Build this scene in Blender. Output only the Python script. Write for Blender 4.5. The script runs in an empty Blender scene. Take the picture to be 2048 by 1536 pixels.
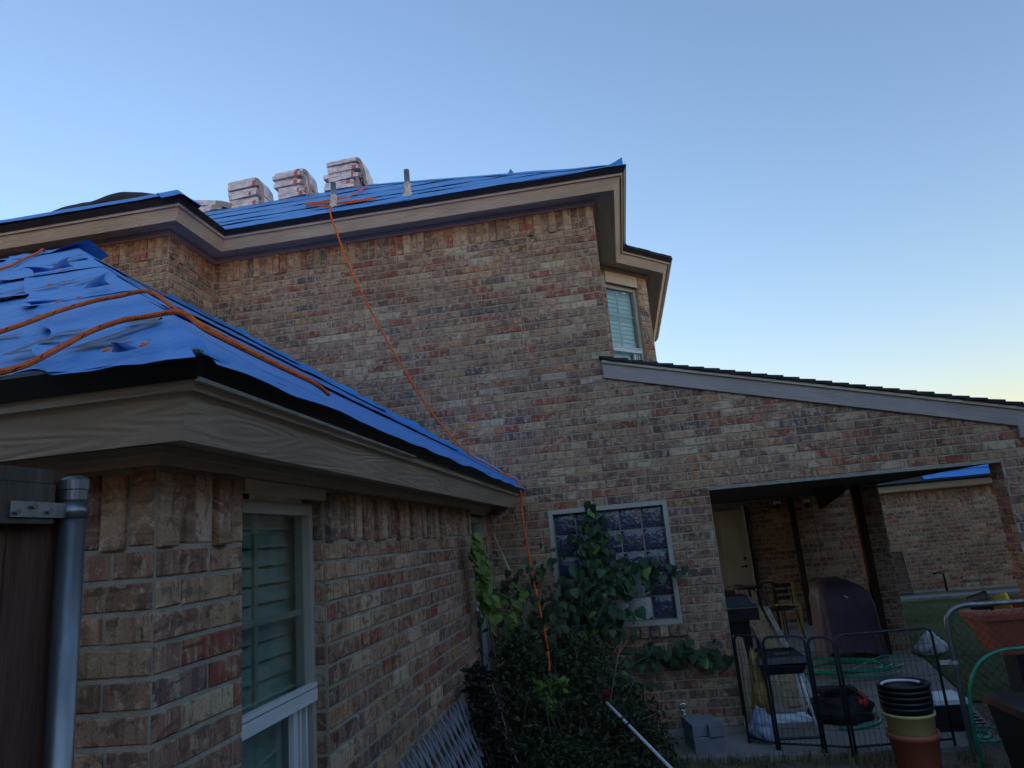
import bpy, bmesh, math, random
from mathutils import Vector, Matrix, noise as mnoise
R_ = math.radians
rng = random.Random(7)
scn = bpy.context.scene
COL = scn.collection

# ------------------------------------------------------------------ camera, sky, sun, exposure
cd = bpy.data.cameras.new('camera'); cam = bpy.data.objects.new('camera', cd); COL.objects.link(cam)
cd.sensor_width = 36.0; cd.lens = 1361.0/2048.0*36.0; cd.clip_start = 0.05; cd.clip_end = 2000
cx, cy_, cz = Vector((0.9834879, 0.1588320, -0.0867411)), Vector((-0.1192828, 0.2084670, -0.9707281)), Vector((-0.1361000, 0.9650461, 0.2239707))
cam.matrix_world = Matrix(((cx.x, -cy_.x, -cz.x, 0), (cx.y, -cy_.y, -cz.y, 0), (cx.z, -cy_.z, -cz.z, 1.81), (0, 0, 0, 1)))
scn.camera = cam
SUN_EL, SUN_AZ = 0.0, 136.0           # degrees; azimuth clockwise from +Y (away from the camera) towards +X
w = bpy.data.worlds.new('World'); scn.world = w; w.use_nodes = True
nt = w.node_tree; nt.nodes.clear()
sky = nt.nodes.new('ShaderNodeTexSky'); sky.sky_type = 'NISHITA'; sky.sun_disc = False
sky.sun_elevation = R_(SUN_EL); sky.sun_rotation = R_(SUN_AZ); sky.air_density = 0.92; sky.dust_density = 0.15; sky.ozone_density = 2.0
bg = nt.nodes.new('ShaderNodeBackground'); bg.inputs['Strength'].default_value = 0.15
wo = nt.nodes.new('ShaderNodeOutputWorld')
nt.links.new(sky.outputs[0], bg.inputs[0]); nt.links.new(bg.outputs[0], wo.inputs[0])
sl = bpy.data.lights.new('sun', 'SUN'); sl.energy = 0.006; sl.angle = R_(12); sl.color = (1.0, 0.86, 0.7)
so = bpy.data.objects.new('sun', sl); COL.objects.link(so)
sd = Vector((math.sin(R_(SUN_AZ))*math.cos(R_(SUN_EL)), math.cos(R_(SUN_AZ))*math.cos(R_(SUN_EL)), math.sin(R_(SUN_EL))))
so.rotation_euler = (-sd).to_track_quat('-Z', 'Y').to_euler()
vs = scn.view_settings; vs.view_transform = 'Standard'; vs.look = 'None'; vs.gamma = 1; vs.exposure = 3.55; vs.use_curve_mapping = False
scn.render.engine = 'CYCLES'; scn.cycles.use_denoising = True; scn.cycles.max_bounces = 6; scn.cycles.transparent_max_bounces = 12

# ------------------------------------------------------------------ node helpers and materials
class NT:
    def __init__(s, name):
        s.m = bpy.data.materials.new(name); s.m.use_nodes = True
        s.t = s.m.node_tree; s.b = s.t.nodes['Principled BSDF']; s.out = s.t.nodes['Material Output']
    def n(s, typ, **kw):
        x = s.t.nodes.new(typ)
        for k, v in kw.items():
            if k in x.inputs: x.inputs[k].default_value = v
            else: setattr(x, k, v)
        return x
    def l(s, a, b): s.t.links.new(a, b)
    def mapping(s, src='Object', scale=(1, 1, 1), rot=(0, 0, 0)):
        tc = s.n('ShaderNodeTexCoord'); mp = s.n('ShaderNodeMapping')
        mp.inputs['Scale'].default_value = scale; mp.inputs['Rotation'].default_value = rot
        s.l(tc.outputs[src], mp.inputs[0]); return mp.outputs[0]
    def noise(s, vec, scale, detail=4, rough=.55, dist=0):
        x = s.n('ShaderNodeTexNoise'); x.inputs['Scale'].default_value = scale; x.inputs['Detail'].default_value = detail
        x.inputs['Roughness'].default_value = rough; x.inputs['Distortion'].default_value = dist
        if vec is not None: s.l(vec, x.inputs['Vector'])
        return x.outputs['Fac']
    def ramp(s, fac, stops):
        x = s.n('ShaderNodeValToRGB'); e = x.color_ramp.elements
        while len(e) < len(stops): e.new(.5)
        for i, (p, c) in enumerate(stops):
            e[i].position = p; e[i].color = (*c, 1) if len(c) == 3 else c
        s.l(fac, x.inputs[0]); return x.outputs[0]
    def mix(s, fac, a, b, mode='MIX'):
        x = s.n('ShaderNodeMixRGB', blend_type=mode)
        for sock, v in ((x.inputs[0], fac), (x.inputs[1], a), (x.inputs[2], b)):
            if isinstance(v, (int, float)): sock.default_value = v
            elif isinstance(v, tuple): sock.default_value = (*v, 1)
            else: s.l(v, sock)
        return x.outputs[0]
    def math(s, op, a, b=0):
        x = s.n('ShaderNodeMath', operation=op)
        for sock, v in ((x.inputs[0], a), (x.inputs[1], b)):
            if isinstance(v, (int, float)): sock.default_value = v
            else: s.l(v, sock)
        return x.outputs[0]
    def bump(s, h, strength=.4, dist=.01):
        x = s.n('ShaderNodeBump'); x.inputs['Strength'].default_value = strength; x.inputs['Distance'].default_value = dist
        s.l(h, x.inputs['Height']); s.l(x.outputs[0], s.b.inputs['Normal'])
    def set(s, col=None, rough=.7, metal=0, spec=.5):
        if col is not None:
            if isinstance(col, tuple): s.b.inputs['Base Color'].default_value = (*col, 1)
            else: s.l(col, s.b.inputs['Base Color'])
        s.b.inputs['Roughness'].default_value = rough; s.b.inputs['Metallic'].default_value = metal
        s.b.inputs['Specular IOR Level'].default_value = spec
        return s.m
M = {}
def varied(name, c, amp=.25, scale=6, rough=.7, metal=0, bump=0, bscale=60, spec=.5, stretch=(1, 1, 1), src='Object'):
    s = NT(name); v = s.mapping(src, stretch)
    f = s.noise(v, scale, 5)
    lo = tuple(x*(1-amp) for x in c); hi = tuple(min(1, x*(1+amp)) for x in c)
    col = s.ramp(f, [(.3, lo), (.7, hi)])
    if bump: s.bump(s.noise(v, bscale, 3), bump, .004)
    M[name] = s.set(col, rough, metal, spec); return M[name]

def brick_mat(name, single):
    s = NT(name)
    uv = s.n('ShaderNodeUVMap').outputs[0]
    if single:
        oi = s.n('ShaderNodeObjectInfo'); col = oi.outputs['Color']
        off = s.n('ShaderNodeVectorMath', operation='SCALE'); cb = s.n('ShaderNodeCombineXYZ')
        s.l(oi.outputs['Random'], cb.inputs[0]); s.l(oi.outputs['Random'], cb.inputs[1])
        s.l(cb.outputs[0], off.inputs[0]); off.inputs['Scale'].default_value = 37.0
        ad = s.n('ShaderNodeVectorMath', operation='ADD'); s.l(uv, ad.inputs[0]); s.l(off.outputs[0], ad.inputs[1]); uv = ad.outputs[0]
    else:
        col = s.n('ShaderNodeAttribute', attribute_name='bcol').outputs['Color']
    def mp(sc):
        m = s.n('ShaderNodeMapping'); m.inputs['Scale'].default_value = sc; s.l(uv, m.inputs[0]); return m.outputs[0]
    st = s.noise(mp((34, 4, 1)), 1.0, 3, .6, .4)          # bark like streaks across the brick
    bl = s.noise(mp((13, 2.5, 1)), 1.0, 2, .5)            # wide bands
    sp = s.noise(mp((26, 9, 1)), 1.0, 4, .7, .2)
    fine = s.noise(mp((190, 110, 1)), 1.0, 3, .65)
    tan = s.mix(.42, col, (.49, .335, .21)); dark = s.mix(.72, col, (.075, .052, .046)); red = s.mix(.28, col, (.28, .10, .065))
    blot = s.noise(mp((15, 13, 1)), 1.0, 4, .62, 1.2); blot2 = s.noise(mp((11, 21, 1)), 1.0, 3, .55, .8)
    c = s.mix(s.math('MULTIPLY', s.ramp(bl, [(.47, (0, 0, 0)), (.56, (1, 1, 1))]), .8), col, tan)
    c = s.mix(s.math('MULTIPLY', s.ramp(bl, [(.34, (1, 1, 1)), (.44, (0, 0, 0))]), .8), c, red)
    c = s.mix(s.math('MULTIPLY', s.ramp(blot, [(.53, (0, 0, 0)), (.62, (1, 1, 1))]), .70), c, (.54, .41, .29))
    c = s.mix(s.math('MULTIPLY', s.ramp(blot2, [(.54, (0, 0, 0)), (.62, (1, 1, 1))]), .78), c, dark)
    c = s.mix(s.math('MULTIPLY', s.ramp(st, [(.53, (0, 0, 0)), (.62, (1, 1, 1))]), .5), c, dark)
    c = s.mix(s.math('MULTIPLY', s.ramp(st, [(.34, (1, 1, 1)), (.44, (0, 0, 0))]), .38), c, (.52, .41, .27))
    c = s.mix(s.math('MULTIPLY', s.ramp(sp, [(.60, (0, 0, 0)), (.70, (1, 1, 1))]), .75), c, (.05, .042, .035))
    pos = s.n('ShaderNodeNewGeometry').outputs['Position']; stain = s.noise(pos, 1.1, 5, .6, .4)
    c = s.mix(.55, c, s.ramp(stain, [(.32, (.30, .29, .28)), (.68, (.62, .61, .60))]), 'OVERLAY')
    c = s.mix(.45, c, s.ramp(fine, [(.3, (.2, .2, .2)), (.7, (.85, .85, .85))]), 'OVERLAY')
    h = s.math('ADD', s.math('MULTIPLY', st, .7), s.math('MULTIPLY', fine, .5))
    s.bump(h, .8, .006)
    M[name] = s.set(c, .93, 0, .25)
brick_mat('brick_single', True); brick_mat('brick_joined', False)
s = NT('mortar'); v = s.mapping(); f = s.noise(v, 9, 5); g = s.noise(v, 120, 3)
c = s.ramp(f, [(.3, (.28, .255, .20)), (.7, (.44, .405, .33))]); c = s.mix(.3, c, s.ramp(g, [(.3, (.3,)*3), (.7, (.7,)*3)]), 'OVERLAY')
s.bump(g, .8, .006); M['mortar'] = s.set(c, .95, 0, .2)

def wood_paint(name, c, grain=.5, rough=.6, axis=0):
    """painted cedar grain board: long wavy raised grain"""
    s = NT(name)
    uv = s.n('ShaderNodeUVMap').outputs[0]
    def mp(sc):
        m = s.n('ShaderNodeMapping'); m.inputs['Scale'].default_value = sc; s.l(uv, m.inputs[0]); return m.outputs[0]
    warp = s.noise(mp((.55, 5, 1)), 1, 2, .45)
    wv = s.math('SINE', s.math('ADD', s.math('MULTIPLY', warp, 150), s.math('MULTIPLY', s.noise(mp((14, 60, 1)), 1, 2), 3)))
    fn = s.noise(mp((12, 260, 1)), 1, 3)
    dirt = s.noise(mp((1.8, 5, 1)), 1, 5, .6)
    lo = tuple(x*.80 for x in c); hi = tuple(min(1, x*1.12) for x in c)
    col = s.ramp(dirt, [(.3, lo), (.7, hi)])
    h = s.math('ADD', s.math('MULTIPLY', wv, .5), s.math('MULTIPLY', fn, .6))
    s.bump(h, grain, .004)
    M[name] = s.set(col, rough, 0, .35)
wood_paint('fascia_paint', (.56, .465, .36), .38)
wood_paint('trim_paint', (.58, .49, .385), .3)
wood_paint('soffit_paint', (.52, .40, .32), .25)
wood_paint('rake_paint', (.36, .315, .30), .35)
wood_paint('frame_paint', (.42, .40, .34), .05, .45)
wood_paint('vinyl_white', (.66, .68, .68), .03, .4)
varied('drip_metal', (.012, .012, .016), .4, 5, .45, 0, .1, 20, .5)
varied('bare_metal', (.55, .60, .61), .25, 12, .4, .5)
varied('deck_dark', (.02, .02, .024), .4, 5, .8)
s = NT('galvanised'); v = s.mapping('Object', (1, 1, .25)); f = s.noise(v, 22, 5, .6)
M['galvanised'] = s.set(s.ramp(f, [(.3, (.17, .18, .19)), (.7, (.30, .315, .32))]), .38, .8); s.bump(s.noise(v, 60, 3), .15, .003)
s = NT('underlayment'); v = s.mapping(); f = s.noise(v, 2.2, 4, .5); g = s.noise(v, 14, 4, .55)
c = s.ramp(f, [(.3, (.028, .200, .54)), (.7, (.046, .245, .63))]); c = s.mix(.10, c, s.ramp(g, [(.35, (.03, .17, .48)), (.65, (.16, .38, .74))]))
s.bump(s.math('ADD', s.math('MULTIPLY', s.noise(v, 5, 3, .5, .8), 2.2), s.math('ADD', g, s.math('MULTIPLY', s.noise(v, 55, 3), .25))), .38, .012); M['underlayment'] = s.set(c, .46, 0, .35)
varied('underlayment_back', (.010, .11, .40), .15, 8, .5)
varied('print_ink', (.12, .135, .17), .25, 30, .6)
varied('cap_red', (.60, .17, .10), .2, 60, .5)
varied('felt_black', (.008, .008, .009), .4, 10, .8, 0, .3, 80)
s = NT('shingle'); v = s.mapping(); f = s.noise(v, 6, 5); g = s.noise(v, 260, 2)
c = s.ramp(f, [(.3, (.022, .024, .028)), (.7, (.055, .057, .062))]); c = s.mix(.5, c, s.ramp(g, [(.3, (.2,)*3), (.7, (.85,)*3)]), 'OVERLAY')
s.bump(g, .8, .004); M['shingle'] = s.set(c, .95, 0, .2)
# shingle bundle wrapper: pale film with smeared dark print
s = NT('bundle_wrap'); v = s.mapping('Object', (1, 1, 1)); v2 = s.mapping('Object', (3, 3, 22))
f = s.noise(v2, 2.2, 4, .6, .6); g = s.noise(v, 9, 4)
c = s.ramp(g, [(.35, (.36, .44, .53)), (.65, (.55, .66, .76))]); c = s.mix(s.math('MULTIPLY', s.ramp(f, [(.56, (0, 0, 0)), (.64, (1, 1, 1))]), .75), c, (.10, .10, .11))
s.bump(g, .5, .01); M['bundle_wrap'] = s.set(c, .38, 0, .5)
s = NT('bundle_edge'); v2 = s.mapping('Object', (2, 2, 160)); f = s.noise(v2, 1.5, 3, .6)
M['bundle_edge'] = s.set(s.ramp(f, [(.35, (.05, .055, .06)), (.5, (.20, .225, .24)), (.7, (.36, .42, .46))]), .8)
varied('bundle_red', (.30, .10, .11), .35, 20, .5)
# rope: UV u = metres along, v = round
s = NT('rope_orange'); uv = s.n('ShaderNodeUVMap').outputs[0]; sx = s.n('ShaderNodeSeparateXYZ'); s.l(uv, sx.inputs[0])
u, vv = sx.outputs[0], sx.outputs[1]
br = s.math('MULTIPLY', s.math('SINE', s.math('ADD', s.math('MULTIPLY', u, 420), s.math('MULTIPLY', vv, 25.13))), s.math('SINE', s.math('SUBTRACT', s.math('MULTIPLY', u, 420), s.math('MULTIPLY', vv, 25.13))))
fl1 = s.math('LESS_THAN', s.math('FRACT', s.math('ADD', s.math('MULTIPLY', u, 15), s.math('MULTIPLY', vv, 2))), .16)
fl2 = s.math('LESS_THAN', s.math('ABSOLUTE', s.math('SUBTRACT', s.math('FRACT', s.math('ADD', s.math('MULTIPLY', vv, 3), s.math('MULTIPLY', u, 4))), .5)), .15)
fl = s.math('MULTIPLY', fl1, fl2)
nz = s.noise(s.mapping(), 30, 3)
c = s.ramp(nz, [(.3, (.74, .115, .022)), (.7, (.90, .20, .045))]); c = s.mix(fl, c, (.03, .02, .02)); c = s.mix(s.math('MULTIPLY', s.ramp(br, [(.0, (1, 1, 1)), (.25, (0, 0, 0))]), .15), c, (.35, .05, .015))
s.bump(br, .5, .004); M['rope_orange'] = s.set(c, .75, 0, .3)
# glass
def glass_mat(name, tint, mixin):
    s = NT(name); t = s.t
    g = s.n('ShaderNodeBsdfGlossy'); g.inputs['Roughness'].default_value = .03; g.inputs['Color'].default_value = (.9, .95, .95, 1)
    tr = s.n('ShaderNodeBsdfTransparent'); tr.inputs['Color'].default_value = (*tint, 1)
    fr = s.n('ShaderNodeLayerWeight'); fr.inputs['Blend'].default_value = .5
    mx = s.n('ShaderNodeMixShader'); s.l(s.math('ADD', s.math('MULTIPLY', s.math('POWER', fr.outputs['Facing'], 4), .9), mixin), mx.inputs[0]); s.l(tr.outputs[0], mx.inputs[1]); s.l(g.outputs[0], mx.inputs[2])
    s.l(mx.outputs[0], s.out.inputs[0]); t.nodes.remove(s.b); M[name] = s.m
glass_mat('window_glass', (.80, .88, .86), .05)
def block_mat(name, c, rough):
    s = NT(name); v = s.mapping('Object', (1, .05, 1)); 
    n = s.noise(v, 16, 2, .5, 1.6)
    sw = s.ramp(n, [(.48, (0, 0, 0)), (.5, (1, 1, 1)), (.52, (0, 0, 0))])
    col = s.mix(s.math('MULTIPLY', sw, .30), c, tuple(min(1, x*2.2+.18) for x in c))
    s.bump(n, .35, .03); M[name] = s.set(col, rough, 0, .8)
block_mat('glass_block', (.040, .047, .085), .2)
block_mat('glass_block_pale', (.40, .42, .42), .3)
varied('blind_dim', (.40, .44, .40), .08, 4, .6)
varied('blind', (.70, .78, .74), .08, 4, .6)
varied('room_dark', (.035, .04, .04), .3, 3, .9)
varied('curtain', (.09, .095, .09), .3, 5, .9, 0, 0, 60, .2, (20, 20, 1))
# timber
def timber(name, c, rough=.85, vertical=True):
    s = NT(name); v = s.mapping('Object', (9, 9, .7) if vertical else (.7, 9, 9)); f = s.noise(v, 3, 5, .6, .5); g = s.noise(v, 26, 4, .6)
    col = s.ramp(f, [(.3, tuple(x*.55 for x in c)), (.7, tuple(min(1, x*1.3) for x in c))]); col = s.mix(.4, col, s.ramp(g, [(.3, (.2,)*3), (.7, (.75,)*3)]), 'OVERLAY')
    s.bump(s.math('ADD', f, g), .5, .006); M[name] = s.set(col, rough, 0, .25)
timber('fence_wood', (.115, .062, .042)); timber('rail_wood', (.10, .085, .07)); timber('post_wood', (.045, .028, .02))
timber('plank_wood', (.40, .31, .19)); timber('pale_plank', (.42, .45, .42)); timber('yellow_wood', (.55, .36, .10)); timber('stick_wood', (.50, .38, .25))
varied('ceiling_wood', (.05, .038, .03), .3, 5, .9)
varied('concrete', (.26, .245, .225), .18, 3, .9, 0, .3, 90)
varied('block_grey', (.20, .21, .235), .2, 8, .9, 0, .5, 120)
varied('pen_metal', (.035, .04, .05), .3, 10, .5, .4)
varied('black_plastic', (.014, .015, .018), .3, 6, .42)
varied('black_metal', (.018, .02, .026), .3, 6, .28, .3)
varied('black_cloth', (.016, .016, .018), .4, 12, .85, 0, .4, 60)
varied('red_cloth', (.40, .03, .035), .3, 20, .6)
varied('cover_purple', (.060, .040, .064), .25, 4, .55, 0, .8, 7)
varied('terracotta', (.40, .10, .055), .2, 5, .6, 0, .1, 40)
varied('orange_plastic', (.42, .11, .06), .15, 4, .5)
varied('yellow_plastic', (.60, .50, .20), .12, 4, .45)
varied('yellow_bright', (.72, .46, .04), .12, 4, .45)
varied('white_plastic', (.70, .73, .78), .1, 8, .45)
varied('bag_white', (.62, .68, .76), .15, 10, .4, 0, .6, 20)
varied('bag_blue', (.30, .36, .48), .2, 10, .4, 0, .6, 18)
varied('ochre_bag', (.34, .21, .06), .3, 8, .55, 0, .5, 14)
varied('hose_green', (.02, .26, .14), .25, 10, .35)
varied('chrome', (.65, .68, .70), .05, 5, .15, 1.0)
varied('door_paint', (.50, .46, .37), .06, 3, .5)
varied('lattice_paint', (.20, .215, .25), .2, 10, .7)
varied('lead_paint', (.42, .42, .39), .35, 25, .8)
varied('grout_grey', (.22, .215, .20), .25, 25, .9)
varied('blue_band', (.10, .17, .34), .2, 10, .6)
def leaf_mat(name, c, amp=.45, tr=.25):
    s = NT(name); oi = s.n('ShaderNodeObjectInfo'); gi = s.n('ShaderNodeNewGeometry'); v = s.mapping(); f = s.noise(v, 5, 3)
    r = s.math('FRACT', s.math('ADD', s.math('ADD', gi.outputs['Random Per Island'], oi.outputs['Random']), s.math('MULTIPLY', f, .6)))
    col = s.ramp(r, [(.0, tuple(x*(1-amp) for x in c)), (1., tuple(min(1, x*(1+amp)) for x in c))])
    s.set(col, .5, 0, .35)
    t = s.n('ShaderNodeBsdfTranslucent'); s.l(col, t.inputs[0]); mx = s.n('ShaderNodeMixShader'); mx.inputs[0].default_value = tr
    s.l(s.b.outputs[0], mx.inputs[1]); s.l(t.outputs[0], mx.inputs[2]); s.l(mx.outputs[0], s.out.inputs[0]); M[name] = s.m
leaf_mat('leaf_green', (.042, .085, .038)); leaf_mat('leaf_dark', (.052, .072, .030)); leaf_mat('leaf_lime', (.15, .24, .045))
leaf_mat('leaf_rust', (.038, .028, .024)); leaf_mat('leaf_yellow', (.40, .36, .05)); leaf_mat('petal_red', (.50, .02, .04), .2)
leaf_mat('grass_dry', (.20, .165, .085), .5); leaf_mat('grass_green', (.075, .10, .032), .5)
varied('stem_brown', (.10, .075, .05), .4, 20, .85); varied('stem_dry', (.30, .26, .20), .3, 20, .85)
s = NT('ground_soil'); v = s.mapping(); f = s.noise(v, .8, 6, .6); g = s.noise(v, 24, 5, .65)
c = s.ramp(f, [(.35, (.13, .11, .075)), (.55, (.20, .17, .11)), (.7, (.12, .125, .06))]); c = s.mix(.5, c, s.ramp(g, [(.3, (.15,)*3), (.7, (.85,)*3)]), 'OVERLAY')
s.bump(g, .8, .03); M['ground_soil'] = s.set(c, .95, 0, .2)
s = NT('lawn_green'); v = s.mapping(); f = s.noise(v, .9, 6, .6); g = s.noise(v, 30, 5, .65)
c = s.ramp(f, [(.35, (.060, .085, .028)), (.6, (.12, .125, .05)), (.75, (.17, .15, .075))]); c = s.mix(.5, c, s.ramp(g, [(.3, (.15,)*3), (.7, (.85,)*3)]), 'OVERLAY')
s.bump(g, .8, .03); M['lawn_green'] = s.set(c, .95, 0, .2)

# ------------------------------------------------------------------ mesh helpers
class MB:
    def __init__(s): s.v = []; s.f = []; s.uv = []; s.col = []; s.fm = []
    def face(s, idx, uv=None, col=None, m=0):
        s.f.append(tuple(idx)); s.uv.append(uv); s.col.append(col); s.fm.append(m)
    def quad(s, a, b, c, d, uv=None, m=0):
        n = len(s.v); s.v += [tuple(a), tuple(b), tuple(c), tuple(d)]; s.face((n, n+1, n+2, n+3), uv, None, m)
    def box(s, c, d, mat=None, m=0):
        """box with centre c, full size d; optional matrix"""
        x, y, z = [k/2 for k in d]; n = len(s.v)
        P = [Vector((sx*x, sy*y, sz*z)) for sz in (-1, 1) for sy in (-1, 1) for sx in (-1, 1)]
        for p in P:
            if mat: p = mat @ p
            s.v.append(tuple(p+Vector(c)))
        L = d
        for q, (i, j) in (((0, 2, 3, 1), (1, 0)), ((4, 5, 7, 6), (0, 1)), ((0, 1, 5, 4), (0, 2)), ((2, 6, 7, 3), (2, 0)), ((0, 4, 6, 2), (2, 1)), ((1, 3, 7, 5), (1, 2))):
            a = [P[k] for k in q]
            ii, jj = (i, j)
            lo = max(ii, jj, key=lambda t: L[t]); sh = ii if lo == jj else jj
            s.face([n+k for k in q], [(p[lo], p[sh]) for p in a], None, m)
        return s
    def prism(s, A, B, uvl=None, m=0):
        """closed ring A swept to ring B (same count), capped"""
        n = len(s.v); k = len(A); s.v += [tuple(p) for p in A]+[tuple(p) for p in B]
        L = (Vector(B[0])-Vector(A[0])).length; acc = 0
        for i in range(k):
            j = (i+1) % k; w_ = (Vector(A[j])-Vector(A[i])).length
            s.face((n+i, n+j, n+k+j, n+k+i), [(0, acc), (0, acc+w_), (L, acc+w_), (L, acc)], None, m); acc += w_
        uvc = [(p[0]+p[1], p[2]) for p in A]
        s.face(tuple(n+i for i in reversed(range(k))), list(reversed(uvc)), None, m); s.face(tuple(n+k+i for i in range(k)), uvc, None, m)
        return s
    def tube(s, pts, r, sides=8, cap=True, closed=False, m=0):
        pts = [Vector(p) for p in pts]; N = len(pts); n0 = len(s.v); rr = r if isinstance(r, (list, tuple)) else [r]*N
        t = (pts[1]-pts[0]).normalized(); up = Vector((0, 0, 1)) if abs(t.z) < .9 else Vector((1, 0, 0))
        nx = t.cross(up).normalized(); acc = 0; lens = []
        for i, p in enumerate(pts):
            if closed: tt = (pts[(i+1) % N]-pts[i-1]).normalized()
            else: tt = (pts[min(i+1, N-1)]-pts[max(i-1, 0)]).normalized()
            nx = (nx-tt*nx.dot(tt)).normalized(); ny = tt.cross(nx)
            if i: acc += (p-pts[i-1]).length
            lens.append(acc)
            for k in range(sides):
                a = 2*math.pi*k/sides; s.v.append(tuple(p+(nx*math.cos(a)+ny*math.sin(a))*rr[i]))
        for i in range(N if closed else N-1):
            i2 = (i+1) % N
            for k in range(sides):
                k2 = (k+1) % sides; la = lens[i]; lb = lens[i2] if i2 else acc+.05
                s.face((n0+i*sides+k, n0+i*sides+k2, n0+i2*sides+k2, n0+i2*sides+k), [(la, k/sides), (la, (k+1)/sides), (lb, (k+1)/sides), (lb, k/sides)], None, m)
        if cap and not closed:
            s.face(tuple(n0+k for k in reversed(range(sides)))); s.face(tuple(n0+(N-1)*sides+k for k in range(sides)))
        return s
    def lathe(s, c, prof, seg=24, m=0):
        c = Vector(c); n0 = len(s.v)
        for r, z in prof:
            for k in range(seg):
                a = 2*math.pi*k/seg; s.v.append((c.x+r*math.cos(a), c.y+r*math.sin(a), c.z+z))
        for i in range(len(prof)-1):
            for k in range(seg):
                k2 = (k+1) % seg; s.face((n0+i*seg+k, n0+i*seg+k2, n0+(i+1)*seg+k2, n0+(i+1)*seg+k), None, None, m)
        return s
    def grid(s, fn, nu, nv, m=0, keep=None):
        n0 = len(s.v)
        for j in range(nv+1):
            for i in range(nu+1): s.v.append(tuple(fn(i/nu, j/nv)))
        for j in range(nv):
            for i in range(nu):
                if keep and not keep((i+.5)/nu, (j+.5)/nv): continue
                a = n0+j*(nu+1)+i; s.face((a, a+1, a+nu+2, a+nu+1), None, None, m)
        return s
    def mesh(s, name, mats, smooth=False):
        me = bpy.data.meshes.new(name); me.from_pydata(s.v, [], s.f)
        for mt in (mats if isinstance(mats, (list, tuple)) else [mats]): me.materials.append(M[mt])
        if any(u for u in s.uv):
            lay = me.uv_layers.new(name='UVMap'); k = 0; buf = []
            for f, u in zip(s.f, s.uv):
                for i in range(len(f)): buf += list(u[i]) if u else [0., 0.]
            lay.data.foreach_set('uv', buf)
        if any(c for c in s.col):
            at = me.color_attributes.new('bcol', 'FLOAT_COLOR', 'CORNER'); buf = []
            for f, c in zip(s.f, s.col):
                for i in range(len(f)): buf += list(c)+[1.]
            at.data.foreach_set('color', buf)
        if any(s.fm): me.polygons.foreach_set('material_index', s.fm)
        if smooth: me.polygons.foreach_set('use_smooth', [True]*len(me.polygons))
        me.update(); return me
    def build(s, name, mats, parent=None, smooth=False, thick=0):
        o = bpy.data.objects.new(name, s.mesh(name, mats, smooth)); COL.objects.link(o)
        if parent is not None: put(o, parent)
        if thick:
            md = o.modifiers.new('thickness', 'SOLIDIFY'); md.thickness = thick; md.offset = 0
        return o
def put(o, parent):
    o.parent = parent; o.matrix_parent_inverse = base_of(parent).inverted()
def base_of(o):
    m = o.matrix_basis.copy()
    if o.parent is not None: m = base_of(o.parent) @ o.matrix_parent_inverse @ m
    return m
def tag(o, label=None, cat=None, group=None, kind=None):
    if label: o['label'] = label
    if cat: o['category'] = cat
    if group: o['group'] = group
    if kind: o['kind'] = kind
    return o
def thing(name, loc, label, cat, group=None):
    o = bpy.data.objects.new(name, None); o.empty_display_size = .1; COL.objects.link(o); o.location = loc
    return tag(o, label, cat, group)
def bez(P, n=8):
    """smooth curve through points (Catmull-Rom)"""
    P = [Vector(p) for p in P]; out = []
    for i in range(len(P)-1):
        p0, p1, p2, p3 = P[max(i-1, 0)], P[i], P[i+1], P[min(i+2, len(P)-1)]
        for k in range(n):
            t = k/n; out.append(.5*((2*p1)+(p2-p0)*t+(2*p0-5*p1+4*p2-p3)*t*t+(3*p1-p0-3*p2+p3)*t**3))
    out.append(P[-1]); return out
def fbm(x, y=0., z=0.): return mnoise.noise((x, y, z))
def fill(name, pts, mat, parent=None, kind=None):
    mb = MB(); mb.v = [tuple(p) for p in pts]; mb.face(tuple(range(len(pts))), [(p[0], p[1]) for p in pts]); o = mb.build(name, mat, parent)
    return tag(o, kind=kind)

# ------------------------------------------------------------------ bricks
PAL = [((.415, .262, .158), .27), ((.320, .180, .122), .27), ((.300, .098, .060), .13), ((.230, .128, .090), .16), ((.150, .106, .096), .06), ((.50, .375, .255), .07), ((.40, .20, .10), .04)]
def brick_col(r, tone=1.0):
    x = r.random(); acc = 0
    for c, w_ in PAL:
        acc += w_
        if x < acc: break
    k = r.uniform(.88, 1.12)*tone
    return tuple(max(.02, v*k*r.uniform(.94, 1.06)) for v in c)
def brick_geo(L, h, r, ch=.004, depth=.03):
    """front face chamfered and slightly uneven; local x along, z up, front at -y"""
    j = lambda a: r.uniform(-a, a)
    x, z = L/2, h/2
    outer = [(-x+j(.0015), -z+j(.0015)), (x+j(.0015), -z+j(.0015)), (x+j(.0015), z+j(.0015)), (-x+j(.0015), z+j(.0015))]
    V = [(px*(1-ch/x)+j(.001), j(.0015), pz*(1-ch/z)+j(.001)) for px, pz in outer]+[(px, ch+j(.001), pz) for px, pz in outer]+[(px, depth, pz) for px, pz in outer]
    F = [(0, 1, 2, 3)]+[(4+i, 4+(i+1) % 4, (i+1) % 4, i) for i in range(4)]+[(8+i, 8+(i+1) % 4, 4+(i+1) % 4, 4+i) for i in range(4)]
    ou, ov = r.uniform(0, 50), r.uniform(0, 50)
    UV = [[(V[k][0]+ou+V[k][1]*.7, V[k][2]+ov+V[k][1]*.7) for k in f] for f in F]
    return V, F, UV
BRICK_VARIANTS = {}
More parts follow.
